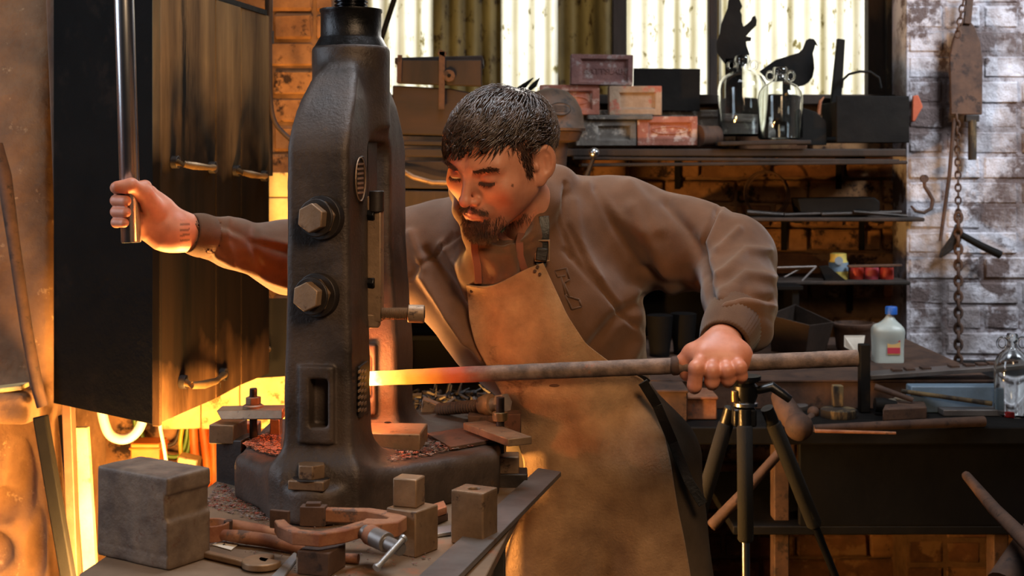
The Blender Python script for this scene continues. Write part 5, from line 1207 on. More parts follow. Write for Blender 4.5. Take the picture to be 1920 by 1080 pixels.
def pressed_brick(px0, py0, px1, py1, Y, m_, label, txt=None, frog=(.2, .22, .86, .85), oval=False, tilt=0, lip=True):
    c = P((px0 + px1) / 2, (py0 + py1) / 2, Y); w_ = px2m(px1 - px0, Y); h_ = px2m(py1 - py0, Y)
    t = thing('pressed_brick', label, 'brick', c - Vector((0, 0, h_ / 2)), 'loose bricks stacked on the top shelf')
    M = Matrix.Rotation(R(tilt), 3, 'Y'); hw_, hh = w_ / 2, h_ / 2
    fx0, fx1 = -hw_ + w_ * frog[0], -hw_ + w_ * frog[2]; fz1, fz0 = hh - h_ * frog[1], hh - h_ * frog[3]
    ox = [(-hw_, -hh), (hw_, -hh), (hw_, hh), (-hw_, hh)]; ix = [(fx0, fz0), (fx1, fz0), (fx1, fz1), (fx0, fz1)]; s_ = .006; jx = [(fx0 + s_, fz0 + s_), (fx1 - s_, fz0 + s_), (fx1 - s_, fz1 - s_), (fx0 + s_, fz1 - s_)]
    V = [M @ Vector((x, 0, z)) + c for x, z in ox] + [M @ Vector((x, 0, z)) + c for x, z in ix] + [M @ Vector((x, .010, z)) + c for x, z in jx] + [M @ Vector((x, .062, z)) + c for x, z in ox]
    F = []
    for k in range(4):
        n2 = (k + 1) % 4; F += [(k, n2, 4 + n2, 4 + k), (4 + k, 4 + n2, 8 + n2, 8 + k), (k, 12 + k, 12 + n2, n2)]
    F += [(8, 9, 10, 11), (15, 14, 13, 12)]
    MB().add(V, F).build('brick_body', m_, t, bevel=.0022)
    if txt: text_mesh(txt, h_ * .27, .0015, c + M @ Vector(((fx0 + fx1) / 2, .0095, (fz0 + fz1) / 2 - .002)), M @ RX90, m_, 'raised_lettering', t, sx=1.05)
    if oval:
        MB().tube([c + M @ Vector(((fx0 + fx1) / 2 + (fx1 - fx0) * .40 * math.cos(a), .009, (fz0 + fz1) / 2 + (fz1 - fz0) * .22 * math.sin(a))) for a in np.linspace(0, 2 * math.pi, 25)[:-1]], .0022, 6, closed=True).build('raised_rim', m_, t)
    return t
BY = 4.04
pressed_brick(1195, 218, 1308, 273, BY, 'brick_red', 'rightmost bottom brick, pink and white, with an oval hollow', frog=(.18, .2, .9, .75), oval=True)
pressed_brick(1080, 226, 1193, 273, BY, 'brick_grey', 'dark grey bottom brick left of the pink and white one', frog=(.35, .2, .9, .8))
pressed_brick(1142, 161, 1241, 216, BY, 'brick_buff', 'buff and red middle-row brick on the right', frog=(.18, .22, .88, .8), oval=False)
pressed_brick(1012, 159, 1124, 215, BY + .01, 'brick_red', 'salmon middle-row brick half hidden by the domed casting', frog=(.18, .2, .88, .85), oval=True)
pressed_brick(1070, 102, 1187, 159, BY, 'brick_plum', 'dark plum brick with raised letters, topmost of the stack', txt='BATTSLAB', frog=(.15, .14, .92, .92), tilt=1)
m = MB(); m.box(P(1160, 221, BY + .04), (.19, .10, .014)); tag(m.build('stone_slab', 'brick_grey', bevel=.003), 'thin grey slab between the bottom and middle bricks', 'slab')
m = MB(); m.box(P(1250, 168, BY + .11), (.20, .004, .126), Matrix.Rotation(R(.6), 3, 'Y')); tag(m.build('steel_sheet', 'black_metal', bevel=.001), 'dark steel sheet standing upright behind the bricks', 'sheet')
m = MB(); m.box(P(1255, 230, BY + .16), (.62, .06, .075)); m.box(P(1255, 218, BY + .16), (.63, .07, .012)); tag(m.build('stone_block', 'brick_grey', bevel=.005), 'long grey sooty stone block behind the bricks on the shelf', 'block')
m = MB(); m.tube([P(1312, 255, 4.05), P(1345, 255, 4.08)], .03, 20); m.tube([P(1308, 255, 4.045), P(1313, 255, 4.05)], .033, 20); tag(m.build('iron_pipe', 'rust_dark', smooth=40, bevel=.001), 'short dark pipe end between the bricks and glass jars', 'pipe')
# domed casting on its pedestal
dm = thing('domed_casting', 'brown domed iron casting with an oval badge behind the smith', 'machine', P(1040, 330, 3.75))
c_ = P(1034, 243, 3.75); m = MB(); r_ = px2m(62, 3.75)
m.lathe(c_, [(r_ * 1.02, -.004), (r_ * 1.04, .003), (r_ * .99, .008), (r_ * .97, .03), (r_ * .90, .056), (r_ * .74, .082), (r_ * .5, .102), (r_ * .22, .111), (.001, .113)], n=48); mat('dome_brown', '4c3a2e', '6b5443', rough=.6, metal=.15, scale=10, bump=.3, spot='35302d', spot_scale=10, spot_amt=.3)
m.build('dome', 'dome_brown', dm, smooth=50)
m = MB(); m.lathe(c_ - Vector((0, 0, .036)), [(r_ * .5, 0), (r_ * .82, .006), (r_ * .95, .030)], n=48); m.build('bowl', 'rust_dark', dm, smooth=50)
m = MB(); m.lathe(c_ - Vector((0, 0, .50)), [(.06, 0), (.045, .02), (.04, .40), (.045, .464)], n=32); m.build('pedestal', 'rust_dark', dm, smooth=50)
bc = P(1048, 207, 3.75) + Vector((0, -r_ * .93, 0)); ax_ = Vector((bc.x - c_.x, bc.y - c_.y, .03)).normalized(); u_ = Vector((0, 0, 1)).cross(ax_).normalized(); v_ = ax_.cross(u_)
bp_ = [bc + u_ * .029 * math.cos(a) + v_ * .0175 * math.sin(a) for a in np.linspace(0, 2 * math.pi, 33)[:-1]]
m = MB(); m.prism([p - ax_ * .012 for p in bp_], ax_ * .0135); o = m.build('oval_badge', 'dome_brown', dm, bevel=.0008); m = MB(); m.tube([p + ax_ * .0015 for p in bp_], .0014, 6, closed=True); m.build('badge_rim', 'dark_iron', o)
m = MB()
for k in range(4): m.bar(bc + v_ * (.008 - .005 * k) - u_ * .018 + ax_ * .0018, bc + v_ * (.008 - .005 * k) + u_ * .018 + ax_ * .0018, .0014, .0016)
m.build('raised_lettering', 'dark_iron', o)
# spiky things behind the hair
for a_, b_, lb in (((965, 172), (1000, 146), 'left thin metal prong above the smith\'s hair'), ((992, 168), (1012, 146), 'right metal prong above the smith\'s hair')):
    m = MB(); m.tube([P(*a_, 4.0), P((a_[0] + b_[0]) / 2, (a_[1] + b_[1]) / 2 + 2, 4.0), P(*b_, 4.0)], [.006, .008, .0015], 8); m.bar(P(*a_, 4.0), P(a_[0], a_[1] + 103, 4.0), .01, .01, up=(0, 1, 0)); tag(m.build('metal_prong', 'black_metal', smooth=60), lb, 'prong')
# wooden chest with an iron hasp
ch = thing('wooden_chest', 'old brown wooden chest with an iron hasp behind the press', 'chest', P(820, 258, 3.72)); YC = 3.66
m = MB(); m.prism([P(744, 112, YC), P(903, 112, YC), P(903, 162, YC), P(744, 156, YC)], (0, .03, 0)); m.build('lid_board', 'old_timber', ch, bevel=.003)
mat('chest_timber', '1b110b', '301e14', rough=.8, scale=10, bump=.5, bscale=50, stretch=(.25, 1, 1))
m = MB(); m.prism([P(736, 160, YC + .01), P(845, 166, YC + .01), P(890, 175, YC + .01), P(890, 256, YC + .01), P(736, 252, YC + .01)], (0, .22, 0)); m.build('chest_body', 'chest_timber', ch, bevel=.004)
m = MB(); m.prism([P(740, 108, YC + .02), P(905, 104, YC + .02), P(905, 120, YC + .02), P(740, 120, YC + .02)], (0, .2, 0)); m.build('lid_top', 'chest_timber', ch, bevel=.003)
for (a_, b_, w_) in (((829, 96), (828, 205), .016), ((750, 103), (748, 155), .012)):
    m = MB(); m.bar(P(*a_, YC - .006), P(*b_, YC - .006), w_, .004, up=(0, -1, 0)); o = m.build('iron_strap', 'rust_dark', ch, bevel=.001)
m = MB(); m.cyl(P(842, 142, YC), P(842, 142, YC - .010), .016, n=20); m.build('lock_disc', 'rust_dark', ch, bevel=.001, smooth=40); m = MB(); m.cyl(P(842, 142, YC - .009), P(842, 142, YC - .0115), .005, n=12); m.build('keyhole', 'soot_black', ch)
m = MB(); m.box(P(829, 100, YC - .004), (.022, .008, .014), Matrix.Rotation(R(25), 3, 'Y')); m.build('hasp', 'rust_dark', ch, bevel=.001)
# slatted steel rack under the chest
rk = thing('steel_rack', 'dark slatted steel rack below the wooden chest', 'rack', P(815, 540, 3.6))
for k, (y0, y1) in enumerate(((262, 271), (277, 293), (300, 352), (356, 392), (400, 440))):
    m = MB(); m.prism([P(700, y0, 3.66), P(950, y0 + 4, 3.66), P(950, y1 + 4, 3.66), P(700, y1, 3.66)], (0, .18, 0)); m.build('slat', 'chest_timber' if k < 2 else 'old_timber', rk, bevel=.003)
m = MB(); m.tube([P(752, 318, 3.64), P(775, 332, 3.62), P(810, 342, 3.62), P(880, 344, 3.63)], .007, 12); m.build('curved_lip', 'brown_steel', rk, smooth=60)
for x in (705, 940):
    m = MB(); m.bar(P(x, 258, 3.76), Vector((P(x, 258, 3.76).x, 3.76, 0)), .04, .04, up=(0, 1, 0)); m.build('post', 'dark_iron', rk, bevel=.002)
# ball-ended lever
lv = thing('ball_lever', 'thin lever with a bright ball end above the smith\'s shoulder', 'lever', P(1095, 350, 3.5))
m = MB(); m.lathe(P(1114, 297, 3.5), [(.0135 * math.sin(a), .0135 - .0135 * math.cos(a)) for a in np.linspace(.02, 3.1, 14)], n=20); m.build('ball', 'polished_steel', lv, smooth=180)
m = MB(); m.tube([P(1113, 296, 3.5), P(1103, 322, 3.5), P(1085, 372, 3.5), P(1076, 440, 3.5), P(1050, 738, 3.5)], [.005, .006, .009, .010, .012], 12); m.build('rod', 'dark_iron', lv, smooth=60)
m = MB(); m.tube([P(742, -10, 3.9), P(712, 82, 3.9), P(700, 118, 3.9)], .008, 10); tag(m.build('steel_rod', 'black_metal', smooth=60), 'slanting dark rod in front of the window beside the press collar', 'rod')
# demijohns
g = bpy.data.materials.new('glass'); g.use_nodes = True; pb = g.node_tree.nodes['Principled BSDF']; pb.inputs['Transmission Weight'].default_value = 1; pb.inputs['Roughness'].default_value = .04; pb.inputs['IOR'].default_value = 1.45; pb.inputs['Base Color'].default_value = (.93, .95, .93, 1); MATS['glass'] = g
g = bpy.data.materials.new('glass_dark'); g.use_nodes = True; pb = g.node_tree.nodes['Principled BSDF']; pb.inputs['Transmission Weight'].default_value = 1; pb.inputs['Roughness'].default_value = .05; pb.inputs['IOR'].default_value = 1.45; pb.inputs['Base Color'].default_value = (.55, .55, .50, 1); MATS['glass_dark'] = g
def demijohn(px, pyb, pyt, wpx, Y, label, m_='glass'):
    c = P(px, pyb, Y); r = px2m(wpx / 2, Y); h = px2m(pyb - pyt, Y); t = thing('demijohn', label, 'glass jar', c)
    pr_ = [(r * .9, 0), (r, h * .03), (r, h * .58), (r * .95, h * .66), (r * .78, h * .74), (r * .45, h * .80), (r * .26, h * .83), (r * .24, h * .90), (r * .34, h * .92), (r * .34, h * .97), (r * .28, h)]
    th = .004; inn = [(max(a - th, .002), b if i_ else th) for i_, (a, b) in enumerate(pr_)][::-1]
    inn[0] = (pr_[-1][0] - th, h); m = MB(); n = 40; allp = pr_ + inn; u, v, d = frame_from((0, 0, 1)); vs = []
    m.lathe(c, allp, n=n); m.build('glass_body', m_, t, smooth=60)
    for s in (-1, 1):
        q = MB(); q.tube([c + Vector((s * (r * .28 + .012 + .011 * math.cos(a)), 0, h * .88 + .013 * math.sin(a))) for a in np.linspace(0, 2 * math.pi, 17)[:-1]], .0035, 8, closed=True); q.build('ring_handle', m_, t, smooth=80)
demijohn(1392, 256, 104, 92, 4.13, 'left glass demijohn with ring handles, in front of the kneeling figure')
demijohn(1463, 262, 126, 84, 4.01, 'right glass demijohn with ring handles, in front of the steel bird')
# steel cut-outs (flat plates in the real shop)
def cut(name, pix, Y, label, cat, th=.004):
    m = MB(); m.prism([P(x, y, Y) for x, y in pix], (0, th, 0)); return m
YB = 4.18
m = cut('bird', [(1424, 134), (1440, 122), (1455, 112), (1480, 104), (1497, 99), (1505, 92), (1509, 82), (1512, 75), (1518, 72), (1526, 73), (1530, 78), (1534, 87), (1529, 84), (1527, 92), (1524, 100), (1526, 112), (1527, 128), (1524, 144), (1516, 155), (1506, 161), (1494, 163), (1480, 158), (1460, 156), (1440, 150)], YB, '', '')
m.prism([P(1468, 150, YB), P(1486, 150, YB), P(1486, 205, YB), P(1468, 205, YB)], (0, .004, 0)); tag(m.build('bird_cutout', 'black_metal'), 'black steel cut-out of a plump bird against the window', 'cut-out')
m = cut('fig', [(1366, 0), (1372, -8), (1384, -8), (1388, 2), (1392, 12), (1388, 20), (1391, 28), (1391, 40), (1394, 50), (1402, 44), (1408, 38), (1411, 31), (1416, 29), (1419, 38), (1418, 48), (1408, 58), (1399, 68), (1409, 70), (1408, 77), (1399, 78), (1400, 86), (1405, 100), (1407, 118), (1396, 124), (1378, 130), (1364, 126), (1352, 110), (1344, 98), (1343, 80), (1350, 62), (1352, 46), (1358, 30), (1364, 16)], YB, '', '')
m.prism([P(1360, 110, YB), P(1392, 110, YB), P(1392, 205, YB), P(1360, 205, YB)], (0, .004, 0)); tag(m.build('figure_cutout', 'black_metal'), 'black steel cut-out of a kneeling figure with a raised hand', 'cut-out')
m = MB(); m.prism([P(1556, 205, 4.1), P(1592, 205, 4.1), P(1586, 72, 4.1), P(1572, 72, 4.1)][::-1], (0, .02, 0)); m = MB(); m.prism([P(1557, 206, 4.1), P(1577, 206, 4.1), P(1585, 74, 4.1), P(1571, 72, 4.1)], (0, .02, 0)); tag(m.build('flat_iron_bar', 'black_metal', bevel=.002), 'black flat bar standing upright at the left end of the basket', 'bar')
bk = thing('coal_basket', 'black battered rectangular basket with a hoop handle at the shelf end', 'basket', P(1640, 272, 4.0))
M3 = Matrix.Rotation(R(4), 3, 'Z'); c_ = P(1622, 225, 4.07)
for (dx, dy, sx, sy, nm) in ((0, -.068, .215, .006, 'side_panel'), (0, .068, .215, .006, 'side_panel'), (-.105, 0, .006, .13, 'end_panel'), (.105, 0, .006, .13, 'end_panel')):
    m = MB(); m.box(c_ + M3 @ Vector((dx, dy, .0)), (sx, sy, .135 if dx >= 0 else .10), M3); m.build(nm, 'black_metal', bk, bevel=.002)
m = MB(); m.box(c_ + Vector((0, 0, -.062)), (.21, .13, .006), M3); m.build('base', 'black_metal', bk)
m = MB(); m.tube([P(x, y, 4.07) for k, (x, y) in enumerate(((1578, 165), (1580, 150), (1592, 139), (1612, 134), (1632, 135), (1648, 146), (1652, 165)))], .004, 8); m.build('hoop_handle', 'black_metal', bk, smooth=80)
m = MB(); m.prism([P(1500, 200, 4.02), P(1530, 210, 4.02), P(1550, 228, 4.02), P(1550, 272, 4.02), P(1500, 272, 4.02)], (0, .05, 0)); tag(m.build('sheet_scrap', 'black_metal', bevel=.002), 'bent black sheet scrap between demijohn and basket', 'scrap')
m = MB(); m.tube([P(1535, 215, 4.03), P(1538, 190, 4.03), P(1545, 182, 4.03)], [.006, .005, .002], 8); tag(m.build('metal_hook', 'rust', smooth=60), 'small rusty hook poking up left of the basket', 'hook')
m = MB(); m.prism([P(1712, 180, 4.12), P(1722, 178, 4.12), P(1731, 200, 4.12), P(1722, 215, 4.12), P(1716, 228, 4.12), P(1710, 228, 4.12)], (0, .012, 0)); mat('orange_rag', 'a34526', 'b85a38', rough=.8); tag(m.build('orange_rag', 'orange_rag', bevel=.003), 'orange scrap poking out right of the black basket', 'rag')
m = MB(); m.box(P(1430, 268, 4.0), (.26, .1, .012), Matrix.Rotation(R(-1), 3, 'Y')); tag(m.build('wooden_board', 'old_timber', bevel=.003), 'dark board under the glass demijohns', 'board')
# mid shelf things
m = MB()
for k in range(3): m.tube([P(1435 + 40 * math.cos(a) + 3 * k, 362 + 42 * math.sin(a) + 2 * k, 4.2 + .006 * k) for a in np.linspace(0, 2 * math.pi, 33)[:-1]], .0022, 6, closed=True)
tag(m.build('wire_coil', 'rust_dark'), 'ring of rusty wire hanging on the bricks above the mid shelf', 'wire')
m = MB(); m.prism([P(1495, 372, 4.06), P(1640, 370, 4.06), P(1650, 378, 4.06), P(1650, 398, 4.06), P(1640, 402, 4.06), P(1500, 400, 4.06)], (0, .10, 0)); tag(m.build('iron_trough', 'black_metal', bevel=.004), 'long black trough lying on the mid shelf', 'trough')
for k, (x0, x1, y0, y1, r_) in enumerate(((1400, 1480, 398, 404, .008), (1470, 1560, 403, 400, .006), (1540, 1690, 402, 398, .007), (1600, 1700, 397, 405, .005))):
    m = MB(); m.tube([P(x0, y0, 4.05), P(x1, y1, 4.07)], r_, 8); tag(m.build('tool_rod', 'dark_iron', smooth=60), ['leftmost dark tool rod on the mid shelf', 'second dark tool rod from the left on the mid shelf', 'longest dark tool rod on the mid shelf, by the trough', 'thin rod at the right end of the mid shelf'][k], 'rod')
# lower shelf things
jr = thing('glue_jar', 'yellow jar with a pale round lid on the lowest wall shelf', 'jar', P(1572, 527, 4.12)); mat('yellow_paint', 'a08c3e', 'c2ad58', rough=.6); mat('blue_grey', '5c6e7c', '75889a', rough=.5)
m = MB(); m.lathe(P(1572, 526, 4.12), [(.026, 0), (.028, .004), (.028, .055), (.024, .062), (.024, .080), (.018, .082)], n=28); m.build('jar_body', 'yellow_paint', jr, smooth=40); m = MB(); m.lathe(P(1572, 508, 4.12), [(.0285, 0), (.0285, .026)], n=28); m.build('paper_band', 'blue_grey', jr, smooth=40); m = MB(); m.cyl(P(1573, 489, 4.10), P(1573, 489, 4.088), .012, n=16); m.build('round_cap', 'blue_grey', jr, smooth=40)
mat('tin_red', '8e2a22', 'a83a2c', rough=.35, metal=.3); mat('tin_pink', '8a2f3c', 'a2424c', rough=.5)
for k, (px, m_, lb) in enumerate(((1606, 'tin_red', 'shiny red tin next to the yellow jar'), (1634, 'tin_pink', 'dull crimson tin, middle of three on the shelf'), (1662, 'tin_red', 'red tin at the right end of the shelf'))):
    t = thing('round_tin', lb, 'tin', P(px, 527, 4.12)); m = MB(); m.lathe(P(px, 527, 4.12), [(.020, 0), (.021, .003), (.021, .040), (.020, .042)], n=28); m.build('tin_body', m_, t, smooth=40); m = MB(); m.lathe(P(px, 527, 4.12) + Vector((0, 0, .042)), [(.0215, 0), (.0215, .005), (.019, .006)], n=28); m.build('tin_lid', 'dark_iron', t, smooth=40)
m = MB(); m.bar(P(1590, 499, 4.08), P(1690, 497, 4.08), .02, .006); tag(m.build('flat_rule', 'rust_dark', bevel=.001), 'flat strip laid over the three tins', 'strip')
for (a_, b_, r_, lb) in (((1455, 502), (1530, 500), .004, 'thin bright rod lying level on the lowest shelf'), ((1503, 527), (1530, 500), .0035, 'slanting bright rod leaning left of the yellow jar'), ((1470, 520), (1500, 504), .003, 'short slanting rod near the smith\'s sleeve')):
    m = MB(); m.tube([P(*a_, 4.07), P(*b_, 4.09)], r_, 8); tag(m.build('steel_rod', 'strip_steel', smooth=60), lb, 'rod')
m = MB(); m.prism([P(1536, 500, 4.06), P(1552, 498, 4.06), P(1592, 530, 4.06), P(1548, 528, 4.06)], (0, .02, 0)); tag(m.build('metal_wedge', 'black_metal', bevel=.002), 'black wedge in front of the yellow jar', 'wedge')
# ================================================================ BENCH AT THE RIGHT
BZ = .853
bn = thing('long_bench', 'long black workbench along the back wall on the right', 'bench', (1.2, 3.6, 0)); bx0 = .05; RZ = .924
MB().box(((bx0 + 2.0) / 2, 3.62, BZ - .02), (2.0 - bx0, 1.04, .04)).build('bench_top', 'black_metal', bn, bevel=.004)
x0 = (1500 - 960) / FPX * 3.12; MB().box(((x0 + 2.0) / 2, 3.135, .73), (2.0 - x0, .02, .21)).build('front_panel', 'soot_black', bn, bevel=.003)
MB().box(((x0 - .15 + 2.0) / 2, 3.40, .615), (2.0 - x0 + .15, .55, .02)).build('lower_shelf', 'black_metal', bn, bevel=.003)
for px in (1462, 1870): x = (px - 960) / FPX * 3.2; MB().box((x, 3.2, .415), (.035, .05, .83)).build('leg', 'rust_dark', bn, bevel=.003)
def bench_at(px, py): return T(px, py, BZ)
# trough, pot, bottle
tr = thing('feed_trough', 'dark rectangular tapered trough on the bench behind the cuff', 'trough', P(1510, 655, 3.75)); mat('trough_iron', '251d18', '3b2d24', rough=.6, metal=.2, bump=.5)
a_, b_, c_, d_ = P(1457, 575, 3.95), P(1457, 625, 3.55), P(1563, 605, 3.70), P(1505, 568, 4.05); zt_ = P(1510, 604, 3.7).z
top = [P(1440, 590, 3.74), P(1518, 610, 3.66), P(1564, 604, 3.78), P(1490, 570, 3.93)]
bot = [T(1446, 658, RZ), T(1510, 668, RZ), T(1548, 660, RZ), T(1492, 648, RZ)]
for k in range(4):
    n2 = (k + 1) % 4; cen = sum((top[i] for i in range(4)), Vector()) / 4; inw = (cen - (top[k] + top[n2]) / 2); inw.z = 0; inw.normalize()
    m = MB(); m.prism([bot[k], bot[n2], top[n2], top[k]], inw * .006); m.build('side_panel', 'trough_iron', tr, bevel=.001)
m = MB(); m.prism(bot, (0, 0, .006)); m.build('base', 'trough_iron', tr)
pt = thing('iron_pot', 'dark round pot between the trough and the plastic bottle', 'pot', P(1602, 660, 3.9)); m = MB(); m.lathe(T(1602, 656, RZ), [(.045, 0), (.05, .01), (.055, .06), (.062, .066), (.062, .074), (.05, .076), (.046, .02)], n=32); m.build('pot_body', 'rust_dark', pt, smooth=50)
m = MB(); m.prism([P(1583, 629, 3.70), P(1622, 629, 3.70), P(1616, 668, 3.68), P(1604, 662, 3.68), P(1583, 650, 3.70)], (0, .002, 0)); tag(m.build('paper_scrap', 'shirt_white'), 'torn white paper scrap in front of the dark pot', 'paper')
bt = thing('plastic_bottle', 'translucent plastic bottle with blue cap and red-yellow label', 'bottle', P(1663, 680, 3.62)); mat('milky_plastic', '9fa7a2', 'b9c0b8', rough=.35, bump=0); mat('cap_blue', '1d4fa0', '2a62bb', rough=.35, bump=0); mat('label_yellow', 'c9a060', 'd8b070', rough=.6, bump=0); mat('label_red', 'b02a3c', 'c0384a', rough=.6, bump=0)
def bot_sdf(p):
    c = P(1664, 640, 3.62); w_ = px2m(27, 3.6); q = p - _v(c); d = rbox(q, (0, 0, -.012), (w_, .030, .052), .012)
    d = smin(d, cap(q, (.004, 0, .03), (.006, 0, .062), .030, .011), .03); d = smin(d, rbox(q, (-.028, 0, .0), (.012, .012, .045), .01), .006); return d
np_mesh('bottle_body', *surface_nets(bot_sdf, P(1664, 640, 3.62) - Vector((.06, .05, .08)), P(1664, 640, 3.62) + Vector((.06, .05, .09)), .0035), 'milky_plastic', bt)
m = MB(); m.lathe(P(1671, 589, 3.62), [(.0155, 0), (.0155, .018), (.014, .020)], n=24); m.build('cap', 'cap_blue', bt, smooth=40)
for (y0, y1, m_, nm) in ((618, 665, 'label_yellow', 'label'), (620, 641, 'label_red', 'label_band'), (652, 663, 'label_red', 'label_band')):
    m = MB(); Yf = 3.588 if nm == 'label' else 3.5872; m.prism([P(1664, y1, Yf), P(1688, y1, Yf), P(1688, y0, Yf), P(1664, y0, Yf)], (0, .001, 0)); m.build(nm, m_, bt)
# notched strip on a long box
lb_ = thing('long_box', 'long brown timber step along the back of the black bench', 'box', (.75, 3.7, BZ)); m = MB(); m.box((.74, 3.715, BZ + .033), (.83, .79, .066)); m.build('box_body', 'rust_dark', lb_, bevel=.003)
m = MB(); m.box((.74, 3.715, BZ + .0685), (.84, .80, .005)); m.build('pale_edge', 'blue_grey' if False else 'rust_dark', lb_, bevel=.001)
st2 = thing('notched_strip', 'long brown strip with a row of notches, resting on the timber step', 'strip', T(1770, 700, RZ)); a_ = T(1625, 704, RZ + .007); b_ = P(1935, 683, 3.35); m = MB(); m.bar(a_, b_, .07, .010); m.build('strip_body', 'strip_steel', st2, bevel=.001)
for px in (1683, 1707, 1737, 1790, 1819, 1842, 1863, 1884, 1902):
    t_ = (px - 1625) / 310; c_ = a_.lerp(b_, t_) + Vector((0, .01, .0055)); MB().box(c_, (.022, .03, .009)).build('notch_block', 'rust_dark', st2, bevel=.001)
m = MB(); m.box(Vector((P(1790, 715, 3.292).x, 3.292, BZ + .032)), (.22, .045, .063)); tag(m.build('stone_kerb', 'blue_grey', bevel=.003), 'pale stone strip just under the right half of the notched strip', 'stone')
m = MB(); m.bar(P(1620, 645, 3.28), P(1620, 772, 3.28), .024, .028, up=(0, 1, 0)); tag(m.build('iron_post', 'black_metal', bevel=.002), 'short black post standing just beyond the bar\'s free end', 'post')
# small glass vessel at the right edge
demijohn(1898, 779, 625, 66, 3.24, 'glass demijohn on the bench cut by the right frame edge', 'glass')
# bench clutter
bs = thing('ball_stake', 'rusty ball-ended stake lying at the bench end by the tripod', 'stake', bench_at(1500, 815))
c_ = P(1498, 800, 3.045); r0 = .031; m = MB(); m.lathe(c_ - Vector((0, 0, r0)), [(r0 * math.sin(a), r0 - r0 * math.cos(a)) for a in np.linspace(.02, 3.12, 18)], n=28); m.build('ball', 'rust_dark', bs, smooth=180)
m = MB(); m.tube([P(1498, 798, 3.045), P(1476, 772, 3.10), P(1462, 742, 3.16)], [.026, .028, .020], 18); m.build('neck', 'rust_dark', bs, smooth=60)
m = MB(); m.lathe(P(1525, 784, 3.24), [(.014 * math.sin(a), .014 - .014 * math.cos(a)) for a in np.linspace(.02, 3.12, 12)], n=18); m.tube([P(1525, 776, 3.24), P(1510, 794, 3.19)], .008, 10); m.build('small_ball', 'rust_dark', bs, smooth=180)
wd_ = thing('wooden_disc', 'round wooden disc with a square peg on the bench', 'disc', bench_at(1572, 785)); m = MB(); m.lathe(bench_at(1572, 782), [(.040, 0), (.041, .003), (.041, .018), (.038, .020)], n=32); m.build('disc', 'frame_timber', wd_, smooth=40); m = MB(); m.box(bench_at(1570, 778) + Vector((0, 0, .045)), (.024, .024, .05)); m.build('peg', 'frame_timber', wd_, bevel=.002)
m = MB(); m.lathe(bench_at(1485, 768), [(.036, 0), (.038, .004), (.038, .012), (.034, .014)], n=28); tag(m.build('steel_disc', 'strip_steel', smooth=40), 'flat grey disc behind the ball-ended stake', 'disc')
# rope-bound basket-like loop
mat('rope', '5e5346', '7d705f', rough=.9, bump=.5)
pts = [P(1645 + 4 * math.sin(t * 3), 787 - 0 * t, 3.25) for t in ()]; path = [(1650, 788), (1642, 770), (1648, 758), (1680, 751), (1720, 748), (1742, 750), (1748, 768), (1744, 778)]; cu = []
for i in range(len(path) - 1):
    for t in np.linspace(0, 1, 8)[:-1]: cu.append(P(path[i][0] * (1 - t) + path[i + 1][0] * t, path[i][1] * (1 - t) + path[i + 1][1] * t, 3.3))
rp = thing('rope_handle', 'twisted rope loop over a small dark basket on the bench', 'rope', P(1695, 788, 3.3))
for ph in (0, math.pi):
    m = MB(); m.tube([p + Vector((0, math.cos(k * 1.1 + ph), math.sin(k * 1.1 + ph))) * .0042 for k, p in enumerate(cu)], .0045, 6); m.build('rope_strand', 'rope', rp, smooth=80)
m = MB(); m.prism([bench_at(1655, 790), bench_at(1738, 786), bench_at(1732, 772), bench_at(1662, 775)], (0, 0, .028)); m.build('small_basket', 'rust_dark', rp, bevel=.003)
for (a_, b_, r_, mt, lb) in (((1525, 803), (1845, 790), (.008, .012), 'rust_dark', 'thick tapered rod lying along the front of the bench'), ((1528, 808), (1680, 812), (.004, .003), 'rust', 'thin rod lying just in front of the thick tapered one'), ((1640, 725), (1712, 750), (.008, .006), 'rust_dark', 'short brown rod slanting behind the rope loop'), ((1690, 733), (1860, 757), (.005, .006), 'frame_timber', 'long thin stick behind the rope loop')):
    A_ = T(*a_, BZ + .012) if a_[1] > 760 else P(*a_, 3.27); B_ = T(*b_, BZ + .012) if a_[1] > 760 else P(*b_, 3.24); m = MB(); m.tube([A_, B_], list(r_), 10); tag(m.build('bench_rod', mt, smooth=60), lb, 'rod')
m = MB(); m.box(bench_at(1820, 776) + Vector((0, 0, .008)), (.15, .07, .015)); tag(m.build('steel_plate', 'strip_steel', bevel=.002), 'flat grey plate on the bench right of the rope loop', 'plate')
mat('red_bit', 'a01512', rough=.4); m = MB(); m.box(bench_at(1893, 783) + Vector((0, 0, .008)), (.02, .015, .015)); tag(m.build('red_cap', 'red_bit', bevel=.003), 'small bright red cap on the bench near the right edge', 'cap')
m = MB(); m.tube([P(1640, 759, 3.245), P(1655, 760, 3.245), P(1680, 762, 3.245)], [.016, .018, .013], 14); tag(m.build('black_cylinder', 'black_metal', smooth=50), 'black cylinder lying left of the rope loop', 'cylinder')
for (x, y, w_, h_, mt, lb) in ((1248, 792, .10, .075, 'rust_dark', 'rusty square casting on the bench between apron and tripod'), (1312, 788, .08, .055, 'rust', 'rust-red casting on the bench just left of the tripod'), (1560, 752, .10, .05, 'trough_iron', 'dark wooden crate end behind the disc')):
    c_ = T(x, y, BZ) + Vector((0, .06, h_ / 2)); m = MB(); m.box(c_, (w_, .12, h_ - .002)); m.box(c_ + Vector((0, -.002, h_ / 2 - .004)), (w_ * 1.06, .125, .008)); tag(m.build('iron_casting', mt, bevel=.003), lb, 'casting')
